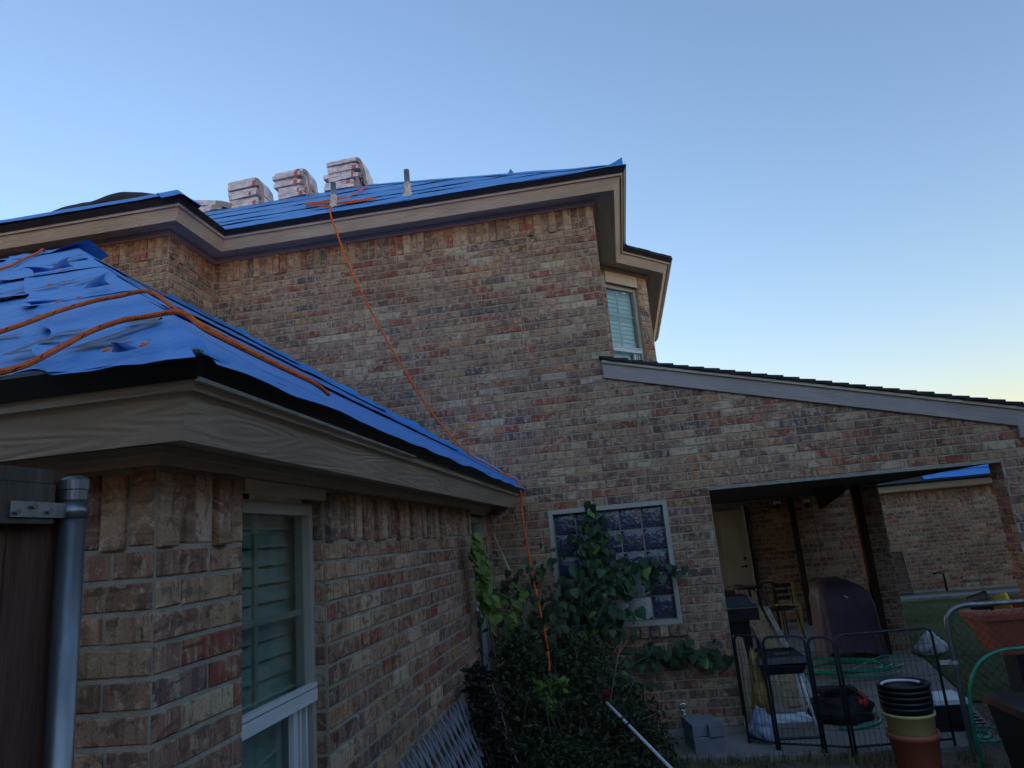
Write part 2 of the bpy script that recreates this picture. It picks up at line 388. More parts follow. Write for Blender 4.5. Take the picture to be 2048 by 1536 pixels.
def lay_bricks(parent_part, bricks, ang, origin, keep=300, score=None, tone=1.0, seed=1):
    """bricks: list of (u, z, L, h, soldier, proud). origin + u along wall; parent holds `keep` of them as objects, the rest as one joined mesh"""
    r = random.Random(seed); rot = Matrix.Rotation(ang, 4, 'Z'); O = Vector(origin)
    order = sorted(bricks, key=score) if score else list(bricks)
    single, rest = order[:keep], order[keep:]
    Pinv = base_of(parent_part).inverted()
    sol = Matrix.Rotation(math.pi/2, 4, 'Y')
    def mat(b):
        u, z, L, h, sd_, pr = b
        m = Matrix.Translation(O) @ rot @ Matrix.Translation((u, -pr, z))
        if sd_ == 1: m = m @ sol
        return m @ Matrix.Rotation(r.uniform(-.006, .006), 4, 'Y')
    for b in single:
        L, h = b[2], b[3]; key = (round(L, 2), round(h, 3), r.randrange(6))
        me = BRICK_VARIANTS.get(key)
        if me is None:
            V, F, UV = brick_geo(key[0] if abs(key[0]-L) < .004 else L, h, r); mb = MB(); mb.v = V
            for f, uv in zip(F, UV): mb.face(f, uv)
            me = mb.mesh('brick', 'brick_single')
            if abs(L-.252) < .003 or b[4]: BRICK_VARIANTS[key] = me
        o = bpy.data.objects.new('brick', me); COL.objects.link(o); o.matrix_basis = mat(b)
        o.parent = parent_part; o.matrix_parent_inverse = Pinv
        o.color = (*brick_col(r, tone), 1)
    if rest:
        mb = MB()
        for b in rest:
            V, F, UV = brick_geo(b[2], b[3], r); m = mat(b); n = len(mb.v); c = brick_col(r, tone)
            mb.v += [tuple(m @ Vector(v)) for v in V]
            for f, uv in zip(F, UV): mb.face([n+k for k in f], uv, c)
        o = mb.build('brick_courses', 'brick_joined', parent_part); tag(o, kind='stuff')
def courses(u0, u1, z_top, z_bot, ch, pitch, intervals, r, joint=.012, hfrac=None, phase=0):
    """running bond down from z_top; intervals(zmid) gives list of (a,b) ranges in u where brick may lie"""
    out = []; i = 0; z = z_top
    while z-ch > z_bot-.001:
        zm = z-ch/2; off = (i % 2)*pitch/2+phase+r.uniform(-.012, .012)
        for a, b in intervals(zm):
            k = math.floor((a-off)/pitch)
            while True:
                s0 = max(a, k*pitch+off); s1 = min(b, (k+1)*pitch+off)
                if s0 >= b: break
                if s1-s0 > .035:
                    out.append(((s0+s1)/2, zm, s1-s0-joint*.68, ch-joint*.95, 0, r.uniform(-.002, .003)))
                k += 1
        z -= ch; i += 1
    return out
def soldiers(a, b, z0, z1, r, w_=.082, proud=.018, skip=None):
    out = []; n = max(1, round((b-a)/w_)); ww = (b-a)/n
    for i in range(n):
        u = a+(i+.5)*ww
        if skip and skip(u): continue
        p = r.choice((0, 0, 0, proud, proud*.5, 0)); 
        out.append((u, (z0+z1)/2-(.008 if p else 0), z1-z0-.010, ww-.010, 1, p+r.uniform(0, .002)))
    return out

# ------------------------------------------------------------------ eaves
def offset_line(P, o):
    """offset plan polyline P to its right-hand side by o with mitres"""
    P = [Vector(p) for p in P]; out = []
    N = [Vector((d.y, -d.x)) for d in [(P[i+1]-P[i]).normalized() for i in range(len(P)-1)]]
    for i, p in enumerate(P):
        if i == 0: q = p+N[0]*o
        elif i == len(P)-1: q = p+N[-1]*o
        else:
            n1, n2 = N[i-1], N[i]; q = p+(n1+n2)*(o/(1+n1.dot(n2)))
        out.append(q)
    return out
def sweep(P, prof, name, mat, parent, segs=None):
    """prof: closed list of (offset, z). one mesh per straight run, mitred"""
    rings = []
    offs = [offset_line(P, o) for o, z in prof]
    for i in range(len(P)): rings.append([Vector((offs[k][i].x, offs[k][i].y, prof[k][1])) for k in range(len(prof))])
    res = []
    for i in range(len(P)-1):
        if segs and i not in segs: continue
        mb = MB(); mb.prism(list(reversed(rings[i])), list(reversed(rings[i+1]))); res.append(mb.build(name, mat, parent))
    return res
def eave(P, ov, zb, parent, out=.125, up=.185, run=None):
    """tilted fascia, trim strip, drip edge, soffit, frieze along wall line P"""
    def q(s, t):  # s along tilted face 0..1, t outward from the face
        L = math.hypot(out, up); return (ov+out*s+t*up/L, zb+up*s-t*out/L)
    sweep(P, [q(0, 0), q(.66, 0), q(.66, -.02), q(0, -.02)], 'fascia', 'fascia_paint', parent)
    sweep(P, [q(.60, .002), q(.60, .016), q(.76, .016), q(.76, .002)], 'trim_board', 'trim_paint', parent)
    sweep(P, [q(.745, .020), q(.73, .024), q(1.0, .024), q(1.03, .012), q(1.0, -.06), q(.74, -.02)], 'drip_edge', 'drip_metal', parent)
    zs = zb+.036
    sweep(P, [(.02, zs), (ov+.005, zs), (ov+.005, zs+.015), (.02, zs+.015)], 'soffit', 'soffit_paint', parent)
    sweep(P, [(.004, zb-.02), (.022, zb-.02), (.026, zb+.005), (.036, zb+.01), (.036, zs-.002), (.004, zs-.002)], 'frieze', 'soffit_paint', parent)

# ================================================================== the setting
g = MB(); g.grid(lambda a, b: (-60+120*a, -60+130*b, -.035), 4, 4); tag(g.build('ground', 'ground_soil'), kind='structure')
pts = [(3.02, 7.45), (40, 7.45), (40, 15.0), (3.45, 15.0), (3.45, 9.6)]
fill('lawn', [(x, y, -.02) for x, y in pts], 'lawn_green', kind='structure')
mb = MB(); poly = [(.2, 6.10), (1.5, 6.06), (2.64, 6.12), (2.98, 7.45), (3.38, 9.4), (3.42, 12.9), (.2, 12.9)]
mb.prism([(x, y, -.06) for x, y in poly], [(x, y, 0) for x, y in poly]); tag(mb.build('patio_slab', 'concrete'), kind='structure')
mb = MB(); mb.box((9, 15.35, -.01), (11.2, .42, .05)); tag(mb.build('path', 'concrete'), kind='structure')

# ================================================================== the two-storey house
YW, XB, YB, XR = 6.715, -4.27, 5.925, .08
house = thing('brick_house', (0, YW, 0), 'two-storey tan and red brick house with blue underlayment on its stripped roof', 'house')
KR = .665
def roofW(y): return 5.392+KR*(y-6.375)
def gable(x): return 3.313-.2475*(x+.019)          # bottom edge of rake board
def wing_z(x): return 2.31+.66*(-.945-x)            # right slope of the wing roof
# --- main wall
r = random.Random(11)
mw = MB(); d = .006
def wq(x0, x1, z0, z1): mw.quad((x0, YW+d, z0), (x1, YW+d, z0), (x1, YW+d, z1), (x0, YW+d, z1), [(x0, z0), (x1, z0), (x1, z1), (x0, z1)])
WX0, WX1, WZ0, WZ1 = -.707, .429, .944, 2.068
OX0, OX1, OZ = .836, 3.393, 2.128
wq(XB, WX0, -.05, 5.25); wq(WX0, WX1, -.05, WZ0); wq(WX0, XR, WZ1, 5.25); wq(XR, WX1, WZ1, 3.3); wq(WX1, OX0, -.05, 3.18)
mw.quad((OX0, YW+d, OZ), (4.3, YW+d, OZ), (4.3, YW+d, 2.3), (OX0, YW+d, 3.15)); wq(OX1, 4.3, -.05, OZ)
# returns: window reveal, pier sides, underside of opening, side wall
for (a, b, c, e) in [((WX0, YW+d, WZ0), (WX0, YW+.10, WZ0), (WX0, YW+.10, WZ1), (WX0, YW+d, WZ1)), ((WX1, YW+.10, WZ0), (WX1, YW+d, WZ0), (WX1, YW+d, WZ1), (WX1, YW+.10, WZ1)),
                     ((WX0, YW+.10, WZ1), (WX1, YW+.10, WZ1), (WX1, YW+d, WZ1), (WX0, YW+d, WZ1)), ((OX0, YW+.24, OZ+.004), (OX1, YW+.24, OZ+.004), (OX1, YW+d, OZ+.004), (OX0, YW+d, OZ+.004)),
                     ((OX0, YW+d, -.05), (OX0, YW+.24, -.05), (OX0, YW+.24, OZ), (OX0, YW+d, OZ)), ((XR, YW+d, 2.9), (XR, 8.52, 2.9), (XR, 8.52, 5.25), (XR, YW+d, 5.25))]: mw.quad(a, b, c, e)
main_wall = mw.build('main_wall', 'mortar', house)
mb = MB(); mb.quad((OX0, YW+.24, -.05), (OX0-1.2, YW+.24, -.05), (OX0-1.2, YW+.24, 3.0), (OX0, YW+.24, 3.0)); mb.quad((OX0-.2, YW+.24, OZ+.005), (4.3, YW+.24, OZ+.005), (4.3, YW+.24, 2.3), (OX0-.2, YW+.24, 3.1))
mb.quad((OX1+.006, YW+.24, -.05), (4.3, YW+.24, -.05), (4.3, YW+.24, OZ), (OX1+.006, YW+.24, OZ)); mb.build('inner_wall', 'mortar', house)
SZ = 4.955
def ivW(z):
    segs = [(XB, XR if z > gable(.25) else 4.2)]
    lo = XB
    if z < wing_z(XB)+.02: lo = max(XB, -.945-(z-2.31)/.66-.12)
    if z < 2.36: lo = -1.29
    hi = XR if z > gable(XR)+.12 else min(4.2, -.019+(3.313+.10-z)/.2475)
    cuts = []
    if WZ0-.09 < z < WZ1: cuts.append((WX0-(.04 if z < WZ0 else 0), WX1+(.04 if z < WZ0 else 0)))
    if z < OZ: cuts.append((OX0, OX1))
    out = [(lo, hi)]
    for a, b in cuts: out = [t for (p, q) in out for t in ((p, min(q, a)), (max(p, b), q)) if t[1]-t[0] > .02]
    return out
bk = courses(XB, 4.2, SZ, 0, .0803, .262, ivW, r)
bk += soldiers(XB+.005, XR-.002, SZ+.004, 5.205, r, .081, .016)
# rowlock sill under the glass block window
n = 14
for i in range(n):
    ww = (WX1-WX0+.08)/n; bk.append((WX0-.04+(i+.5)*ww, WZ0-.055, .098, ww-.010, 1, .028+r.uniform(-.003, .003)))
def scoreW(b):
    p = Vector((b[0], YW, b[1]-1.81)); dz = p.dot(cz); vis = 0 if (-4.3 < b[0] < 3.55 and b[1] > .02) else 1
    return (vis, -b[2]*b[3]/dz**2)
lay_bricks(main_wall, bk, 0, (0, YW, 0), 300, scoreW, 1.0, 21)
# side and jog walls
jog = MB()
jog.quad((-9, YB+d, 3.3), (XB-d, YB+d, 3.3), (XB-d, YB+d, 5.25), (-9, YB+d, 5.25)); jog.quad((XB-d, YB+d, 3.3), (XB-d, YW+.02, 3.3), (XB-d, YW+.02, 5.25), (XB-d, YB+d, 5.25))
jog_wall = jog.build('jog_wall', 'mortar', house)
b1 = courses(-9, XB, SZ, 4.1, .0803, .262, lambda z: [(-6.6, XB-.004)], r)+soldiers(-7.4, XB-.006, SZ+.004, 5.205, r, .081, .016)
lay_bricks(jog_wall, b1, 0, (0, YB, 0), 0, None, .97, 22)
b2 = courses(YB, YW, SZ, 4.35, .0803, .262, lambda z: [(YB+.004, YW-.004)], r, phase=.13)+soldiers(YB+.006, YW-.004, SZ+.004, 5.205, r, .081, .016)
lay_bricks(jog_wall, b2, math.pi/2, (XB, 0, 0), 0, None, .97, 23)
# right pier inner face (dark reveal of the opening) and pier brick
rv = MB(); rv.quad((OX1+d, YW+.24, -.05), (OX1+d, YW+d, -.05), (OX1+d, YW+d, OZ), (OX1+d, YW+.24, OZ)); rev = rv.build('pier_reveal', 'mortar', house)
lay_bricks(rev, courses(0, .24, OZ, 0, .0803, .262, lambda z: [(.004, .236)], r), -math.pi/2, (OX1, YW+.24, 0), 0, None, 1, 24)
# bay wall at 45 degrees
BA, BBp = Vector((XR, 8.52)), Vector((.72, 9.16)); bl_ = (BBp-BA).length
bd = (BBp-BA).normalized(); bn = Vector((bd.y, -bd.x))
bay = MB(); q0 = BA-bn*d; q1 = BBp-bn*d
BW0, BW1, BWZ0, BWZ1 = .10, .70, 3.35, 5.03
def bayq(a, b, z0, z1): 
    A = q0+bd*a; B = q0+bd*b; bay.quad((A.x, A.y, z0), (B.x, B.y, z0), (B.x, B.y, z1), (A.x, A.y, z1))
bayq(0, BW0, 2.6, 5.25); bayq(BW1, bl_, 2.6, 5.25); bayq(BW0, BW1, 2.6, BWZ0); bayq(BW0, BW1, BWZ1, 5.25)
for a in (BW0, BW1):
    A = q0+bd*a; B = A-bn*.1; bay.quad((A.x, A.y, BWZ0), (B.x, B.y, BWZ0), (B.x, B.y, BWZ1), (A.x, A.y, BWZ1))
A = q0+bd*BW0; B = q0+bd*BW1; bay.quad((A.x, A.y, BWZ1), (B.x, B.y, BWZ1), (B.x-bn.x*.1, B.y-bn.y*.1, BWZ1), (A.x-bn.x*.1, A.y-bn.y*.1, BWZ1))
bay.quad((BBp.x-d, BBp.y, 2.6), (BBp.x-d, 13, 2.6), (BBp.x-d, 13, 5.25), (BBp.x-d, BBp.y, 5.25))
bay_wall = bay.build('bay_wall', 'mortar', house)
b3 = courses(0, bl_, SZ, 3.0, .0803, .262, lambda z: [(0, BW0), (BW1, bl_-.004)] if BWZ0 < z < BWZ1 else [(0, bl_-.004)], r)+soldiers(BW1+.002, bl_-.004, SZ+.004, 5.205, r, .081, .012)
lay_bricks(bay_wall, b3, math.pi/4, (BA.x, BA.y, 0), 0, None, 1.05, 25)
# --- eaves
wall_line = [(-9, YB), (XB, YB), (XB, YW), (XR, YW), (XR, 8.52), (.72, 9.16), (.72, 13)]
eave(wall_line, .237, 5.212, house)
# butt joints in the soffit and a joint in the left fascia
for a, b in (((XB-.03, YB-.21), (XB+.22, YB-.05)), ((XB+.30, YW-.02), (XB+.42, YW-.22))):
    mb = MB(); A, B = Vector((*a, 5.246)), Vector((*b, 5.246)); dd = (B-A).normalized(); s_ = Vector((dd.y, -dd.x, 0))*.003
    mb.prism([A-s_, A+s_, A+s_+Vector((0, 0, .001)), A-s_+Vector((0, 0, .001))], [B-s_, B+s_, B+s_+Vector((0, 0, .001)), B-s_+Vector((0, 0, .001))]); mb.build('soffit_joint', 'drip_metal', house)

# --- roofs of the house
ex, ey = XR+.362, YW-.362       # eave edge lines (drip outer edge)
byl, bxr = YB-.362, XB+.362
def eave_z(): return 5.397
E0 = 5.397
RY = ey+4.10; RZ = E0+KR*4.10
dk = MB()
def tri(*p): 
    n = len(dk.v); dk.v += [tuple(q) for q in p]; dk.face(tuple(range(n, n+len(p))))
lo = -.012
tri((bxr, ey, E0+lo), (ex, ey, E0+lo), (ex-4.1, RY, RZ+lo), (-11, RY, RZ+lo), (-11, RY, RZ+lo))
tri((ex, ey, E0+lo), (ex, 8.41, E0+lo), (ex-4.1, 12.5, RZ+lo), (ex-4.1, RY, RZ+lo))
tri((-11, RY, RZ+lo), (ex-4.1, RY, RZ+lo), (ex-4.1, 14.5, E0), (-11, 14.5, E0))
bk_ = 3.0
tri((-11, byl, E0+lo), (bxr, byl, E0+lo), (bxr-bk_, byl+bk_, E0+KR*bk_+lo), (-11, byl+bk_, E0+KR*bk_+lo))
tri((bxr, byl, E0+lo), (bxr, ey+.3, E0+lo), (bxr-bk_, byl+bk_+1.2, E0+KR*bk_+lo), (bxr-bk_, byl+bk_, E0+KR*bk_+lo))
roof = dk.build('roof', 'deck_dark', house)
def sheet(fn, nu, nv, name, parent, mat='underlayment', keep=None, thick=.0):
    mb = MB(); mb.grid(fn, nu, nv, keep=keep); return mb.build(name, mat, parent, smooth=True, thick=thick)
NW = Vector((0, -KR, 1)).normalized()
def main_sheet(y0, y1, k):
    def fn(a, b):
        y = y0+(y1-y0)*b; xr = ex-(y-ey)+.02; xl = bxr-(y-ey)*1.0-.3 if y-ey > 0 else bxr
        x = xl+(xr-xl)*a
        lift = .004+.009*math.exp(-b*9)*(1+1.3*fbm(x*1.3, k*7.))+.006*fbm(x*2.2, y*3, k)+.003*fbm(x*9, y*9, k)
        z = E0+KR*(y-ey)
        p = Vector((x, y, z))+NW*lift
        if k == 0 and b < .06: p += Vector((0, -.006, -.014+.008*fbm(x*3, 1)))
        return p
    return sheet(fn, 90, 16, 'underlayment_sheet', roof)
ys = [ey-.018, ey+.52, ey+1.0, ey+1.9, ey+2.9, ey+4.1]
for k in range(5): main_sheet(ys[k], ys[k+1]+.06, k)
# hip strip along the right hip and the upturned end at the corner
def hipfn(a, b):
    t = .02+4.1*a; w_ = (b-.5)*.34*min(1, .12+a*9); x = ex-t+w_*.7; y = ey+t+w_*.7
    if w_ >= 0: z = E0+KR*(ex-x)
    else: z = E0+KR*(y-ey)
    return Vector((x, y, min(E0+KR*(ex-x), E0+KR*(y-ey))+.014+.01*fbm(t*2.5, b*2)))
sheet(hipfn, 60, 8, 'underlayment_sheet', roof)
mb = MB(); P0 = Vector((ex-.02, ey+.0, E0+.005))
mb.grid(lambda a, b: P0+Vector((-.34*a+.01, .02*b, .095*(1-a)**2*b+.005*b)), 8, 3); mb.build('sheet_flap', 'underlayment', roof, True)
mb = MB(); P0 = Vector((-.86, ey+1.31, E0+KR*1.31+.0))
mb.grid(lambda a, b: P0+Vector((.09*(a-.5)*(1-b*.92), .02*b, .08*b)), 4, 4); mb.build('sheet_flap', 'underlayment', roof, True)
# left section front slope
def bsheet(y0, y1, k):
    def fn(a, b):
        y = y0+(y1-y0)*b; xr = bxr-(y-byl)+.02; x = -9+(xr+9)*a
        return Vector((x, y, E0+KR*(y-byl)))+NW*(.006+(.05 if k == 0 else .02)*math.exp(-((b-(.12 if k == 0 else 0))*8)**2)+.02*max(0, fbm(x*.9, y*2, k+3.))+.005*fbm(x*4, y*4, k))
    return sheet(fn, 70, 10, 'underlayment_sheet', roof)
for k, (a, b) in enumerate(((byl-.018, byl+.75), (byl+.7, byl+1.6), (byl+1.5, byl+3.0))): bsheet(a, b, k)
def bhip(a, b):
    t = -.045+1.9*a; w_ = (b-.42)*.42; x = bxr-t+w_*.7; y = byl+t+w_*.7
    return Vector((x, y, min(E0+KR*(bxr-x), E0+KR*(y-byl))+.014+.05*math.exp(-((a-.09)/.06)**2)+.015*fbm(t*4, b*3)))
sheet(bhip, 40, 10, 'underlayment_sheet', roof)
# grey valley flashing beside the jog
mb = MB(); mb.prism([(bxr-.02, ey+.02, E0+.012), (bxr+.17, ey+.02, E0+.012), (bxr+.17, ey+.02, E0+.018), (bxr-.02, ey+.02, E0+.018)], [(bxr-.32, ey+.32, E0+KR*.3+.012), (bxr-.05, ey+.32, E0+KR*.3+.012), (bxr-.05, ey+.32, E0+KR*.3+.018), (bxr-.32, ey+.32, E0+KR*.3+.018)]); mb.build('valley_flashing', 'bare_metal', roof)
# bay roof: dark shingles stepping along the eave
for i in range(5):
    mb = MB(); o1 = offset_line([(XR, 8.52), (.72, 9.16), (.72, 13)], .372-i*.10); z = E0+.005+i*.028
    P = [o1[0], o1[1], o1[2]]; inn = offset_line([(XR, 8.52), (.72, 9.16), (.72, 13)], .372-i*.10-.2)
    for a in range(2):
        nsub = 5 if a == 0 else 14
        for k in range(nsub):
            A = P[a].lerp(P[a+1], k/nsub); B = P[a].lerp(P[a+1], (k+1)/nsub); C = inn[a].lerp(inn[a+1], (k+1)/nsub); D = inn[a].lerp(inn[a+1], k/nsub); j = rng.uniform(-.002, .006)
            mb.prism([(A.x, A.y, z+j), (A.x, A.y, z+.016+j), (D.x, D.y, z+.10+j), (D.x, D.y, z+.05)], [(B.x, B.y, z+j), (B.x, B.y, z+.016+j), (C.x, C.y, z+.10+j), (C.x, C.y, z+.05)])
    mb.build('shingle_course', 'shingle', roof)
mb = MB(); mb.prism([(XR+.30, 8.36, E0), (XR+.40, 8.36, E0), (XR+.37, 8.40, E0+.115)], [(XR+.33, 8.52, E0), (XR+.52, 8.62, E0), (XR+.42, 8.55, E0+.05)]); mb.build('shingle_course', 'shingle', roof)
# vent pipes
for (x, y, h) in ((-1.988, 6.925, .325), (-2.917, 6.997, .315)):
    z = E0+KR*(y-ey); mb = MB(); mb.tube([(x, y, z-.05), (x, y, z+h)],   .033, 16); vp = mb.build('vent_pipe', 'galvanised', roof, True)
    mb = MB(); mb.lathe((x, y, z), [(.10, -.07), (.055, .02), (.042, .05), (.040, .15)], 14); mb.build('pipe_boot', 'lead_paint', vp, True)

# --- patio roof: rake board, trim, shingles, ceiling, beam, posts
YR = YW-.036
def rake(off0, off1, y0, y1, x0=-.016, x1=4.2):
    return [(x0, y0, gable(x0)+off0), (x0, y0, gable(x0)+off1), (x0, y1, gable(x0)+off1), (x0, y1, gable(x0)+off0)], [(x1, y0, gable(x1)+off0), (x1, y0, gable(x1)+off1), (x1, y1, gable(x1)+off1), (x1, y1, gable(x1)+off0)]
mb = MB(); mb.prism(*rake(0, .160, YR, YW-.004)); rk = mb.build('rake_board', 'rake_paint', house)
mb = MB(); mb.prism(*rake(.150, .176, YR-.024, YR-.001)); mb.build('rake_trim', 'trim_paint', house)
mb = MB(); x0 = 3.585; mb.prism([(x0, YR-.004, 2.311), (x0, YR-.004, gable(x0)+.15), (x0, YW-.005, gable(x0)+.15), (x0, YW-.005, 2.311)], [(4.2, YR-.004, 2.311), (4.2, YR-.004, gable(4.2)+.15), (4.2, YW-.005, gable(4.2)+.15), (4.2, YW-.005, 2.311)]); mb.build('rake_return', 'rake_paint', house)
pr = MB(); A_, B_ = rake(.178, .186, YR-.03, 13.0); pr.prism(A_, B_); proof = pr.build('patio_roof', 'deck_dark', house)
xs = -.04; i = 0
while xs < 4.15:
    x1 = xs+.142; mb = MB(); zt = lambda x: gable(x)+.188
    ends = xs+.30
    j = rng.uniform(0, .004); ye = YR-.045-rng.uniform(0, .012)
    mb.prism([(max(-.04, xs-.05), ye, zt(xs)+.0), (max(-.04, xs-.05), ye, zt(xs)+.022+j), (max(-.04, xs-.05), 13.0, zt(xs)+.022+j), (max(-.04, xs-.05), 13.0, zt(xs))],
             [(x1, ye, zt(x1)+.003), (x1, ye, zt(x1)+.029+j), (x1, 13.0, zt(x1)+.029+j), (x1, 13.0, zt(x1)+.003)])
    mb.build('shingle_course', 'shingle', proof); xs = x1; i += 1
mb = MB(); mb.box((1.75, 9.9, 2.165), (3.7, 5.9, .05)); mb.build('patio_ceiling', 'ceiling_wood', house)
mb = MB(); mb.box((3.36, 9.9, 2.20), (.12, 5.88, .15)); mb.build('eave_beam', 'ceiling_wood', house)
mb = MB(); mb.box(((OX0+OX1)/2, YW+.09, OZ-.006), (OX1-OX0-.01, .16, .010)); mb.build('lintel', 'lead_paint', house)
for (x, y, s_, h) in ((2.93, 12.72, .085, 2.13), (3.075, 9.72, .095, 2.13)):
    mb = MB(); mb.box((x, y, h/2), (s_, s_, h)); mb.build('patio_post', 'post_wood', house)
cm = MB(); cm.box((3.265, 9.98, 1.06), (.29-2*d, .29-2*d, 2.14)); colm = cm.build('brick_column', 'mortar', house)
rc = random.Random(5)
lay_bricks(colm, courses(0, .29, 2.12, 0, .0803, .262, lambda z: [(.002, .288)], rc), 0, (3.12, 9.835, 0), 60, None, 1, 31)
lay_bricks(colm, courses(0, .29, 2.12, 0, .0803, .262, lambda z: [(.002, .288)], rc, phase=.1), -math.pi/2, (3.12, 10.125, 0), 0, None, 1, 32)
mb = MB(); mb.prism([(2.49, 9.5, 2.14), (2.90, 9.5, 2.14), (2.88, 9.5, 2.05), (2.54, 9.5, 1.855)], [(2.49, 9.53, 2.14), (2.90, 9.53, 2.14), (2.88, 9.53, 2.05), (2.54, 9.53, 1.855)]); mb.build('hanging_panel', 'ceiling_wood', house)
# outdoor tap on the wall
tp = MB(); tp.tube([(.331, YW+.01, .216), (.331, YW-.07, .216)], .012, 10); tp.tube([(.331, YW-.07, .216), (.331, YW-.085, .19), (.331, YW-.085, .14)], .011, 10); tap = tp.build('outdoor_tap', 'bare_metal', house, True)
mb = MB(); mb.tube([(.331+.03*math.cos(a*math.pi/4), YW-.055, .25+.03*math.sin(a*math.pi/4)) for a in range(8)], .005, 6, closed=True); mb.tube([(.331, YW-.055, .216), (.331, YW-.055, .25)], .006, 6); mb.build('tap_handle', 'chrome', tap)

# --- glass block window
gw = MB()
for c_, s_ in (((WX0+.02, YW+.03, (WZ0+WZ1)/2), (.04, .06, WZ1-WZ0)), ((WX1-.02, YW+.03, (WZ0+WZ1)/2), (.04, .06, WZ1-WZ0)), (((WX0+WX1)/2, YW+.03, WZ1-.0225), (WX1-WX0-.082, .06, .045)), (((WX0+WX1)/2, YW+.03, WZ0+.02), (WX1-WX0-.082, .06, .04))): gw.box(c_, s_)
win = gw.build('glass_block_window', 'frame_paint', house)
gx0, gx1, gz0, gz1 = WX0+.042, WX1-.042, WZ0+.042, WZ1-.047
mb = MB(); mb.box(((gx0+gx1)/2, YW+.085, (gz0+gz1)/2), (gx1-gx0, .05, gz1-gz0)); mb.build('block_grout', 'grout_grey', win)
mb = MB(); mb.box(((WX0+WX1)/2, YW+.16, (WZ0+WZ1)/2), (WX1-WX0+.2, .02, WZ1-WZ0+.2)); mb.build('room_backing', 'room_dark', win)  # dark board added to stop light leaking in behind the blocks
pw, ph = (gx1-gx0)/5, (gz1-gz0)/5
for i in range(5):
    for j in range(5):
        cx0, cz0 = gx0+(i+.5)*pw, gz0+(j+.5)*ph; a, b = pw/2-.007, ph/2-.007
        mb = MB(); n = 6
        mb.grid(lambda u, v: (cx0+a*(2*u-1), YW+.06-.012*(max(0, (1-(2*u-1)**4)*(1-(2*v-1)**4)))**.5, cz0+b*(2*v-1)), n, n)
        pale = (i in (2, 3) and j == 0) or (i in (2, 3) and j == 1)
        mb.build('glass_block', 'glass_block_pale' if pale else 'glass_block', win, True)

# --- sash windows
def sash_window(parent, org, ud, nd, W, z0, z1, zmid, mat_f, blind_to, depth=.075, mun_v=(.4,), mun_h=.5, name='window', sl=.055):
    """org: plan point of left jamb on wall face; ud along wall, nd outward"""
    ud, nd = Vector((*ud, 0)), Vector((*nd, 0)); O = Vector((*org, 0))-nd*depth
    rot = Matrix((ud, -nd, Vector((0, 0, 1)))).transposed().to_4x4()
    def bx(mb, u0, u1, za, zb, t0, t1): mb.box(O+ud*((u0+u1)/2)+nd*((t0+t1)/2)+Vector((0, 0, (za+zb)/2)), (u1-u0, t1-t0, zb-za), rot)
    f = MB(); e = .038
    bx(f, 0, e, z0, z1, -.05, .02); bx(f, W-e, W, z0, z1, -.05, .02); bx(f, e, W-e, z1-.05, z1, -.05, .018); bx(f, e, W-e, z0, z0+.05, -.05, .03)
    wn = f.build(name, mat_f, parent)
    mb = MB(); bx(mb, .004, W-.02, zmid-.03, zmid+.018, .012, .034); mb.build('meeting_rail', 'vinyl_white', wn)
    mb = MB(); bx(mb, .004, W-.02, zmid+.024, zmid+.040, .006, .034); mb.build('rail_lip', 'vinyl_white', wn)
    for fr in mun_v:
        mb = MB(); bx(mb, e+(W-2*e)*fr-.011, e+(W-2*e)*fr+.011, zmid+.04, z1-.05, -.034, -.020); mb.build('muntin', 'frame_paint', wn)
    mb = MB(); zz = zmid+(z1-zmid)*mun_h; bx(mb, e, W-e, zz-.012, zz+.012, -.032, -.022); mb.build('muntin', 'frame_paint', wn)
    for (a, b) in ((W*.72, W*.77), (W*.80, W*.82), (W*.88, W*.90)):
        mb = MB(); bx(mb, a, b, z0+.05, zmid-.035, -.012, .010); mb.build('sash_stile', 'vinyl_white', wn)
    mb = MB(); bx(mb, e, W-e, z0+.05, zmid, -.030, -.026); mb.build('pane', 'window_glass', wn)
    mb = MB(); bx(mb, e, W-e, zmid, z1-.05, -.016, -.012); mb.build('pane', 'window_glass', wn)
    z = z1-.06
    while z > z0+.05:
        mb = MB(); m2 = rot @ Matrix.Rotation(R_(70), 4, 'X'); u1 = W+.16 if blind_to > .9 else blind_to*W
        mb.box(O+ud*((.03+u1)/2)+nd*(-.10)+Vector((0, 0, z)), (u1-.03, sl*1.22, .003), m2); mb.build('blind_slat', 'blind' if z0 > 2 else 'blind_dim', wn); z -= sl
    mb = MB(); k = 24
    if blind_to < .9: mb.grid(lambda u, v: O+ud*(blind_to*W*.98+(W-blind_to*W*.98)*u)+nd*(-.14+.012*math.sin(u*26))+Vector((0, 0, z0+(z1-z0)*v)), k, 1); mb.build('curtain', 'curtain', wn, True)
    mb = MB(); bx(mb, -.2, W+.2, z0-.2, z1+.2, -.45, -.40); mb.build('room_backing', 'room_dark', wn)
    return wn
A = BA+bd*BW0
sash_window(house, (A.x, A.y), (bd.x, bd.y), (bn.x, bn.y), BW1-BW0, BWZ0, BWZ1, 4.13, 'frame_paint', .99, .07, (.45,), .55, sl=.06)
mb = MB(); A = BA+bd*BW0+bn*.008; B = BA+bd*BW1+bn*.008; Ai, Bi = A-bn*.03, B-bn*.03
mb.prism([(A.x, A.y, BWZ1-.0), (A.x, A.y, 5.19), (Ai.x, Ai.y, 5.19), (Ai.x, Ai.y, BWZ1)], [(B.x, B.y, BWZ1), (B.x, B.y, 5.19), (Bi.x, Bi.y, 5.19), (Bi.x, Bi.y, BWZ1)]); mb.build('window_head', 'trim_paint', house)

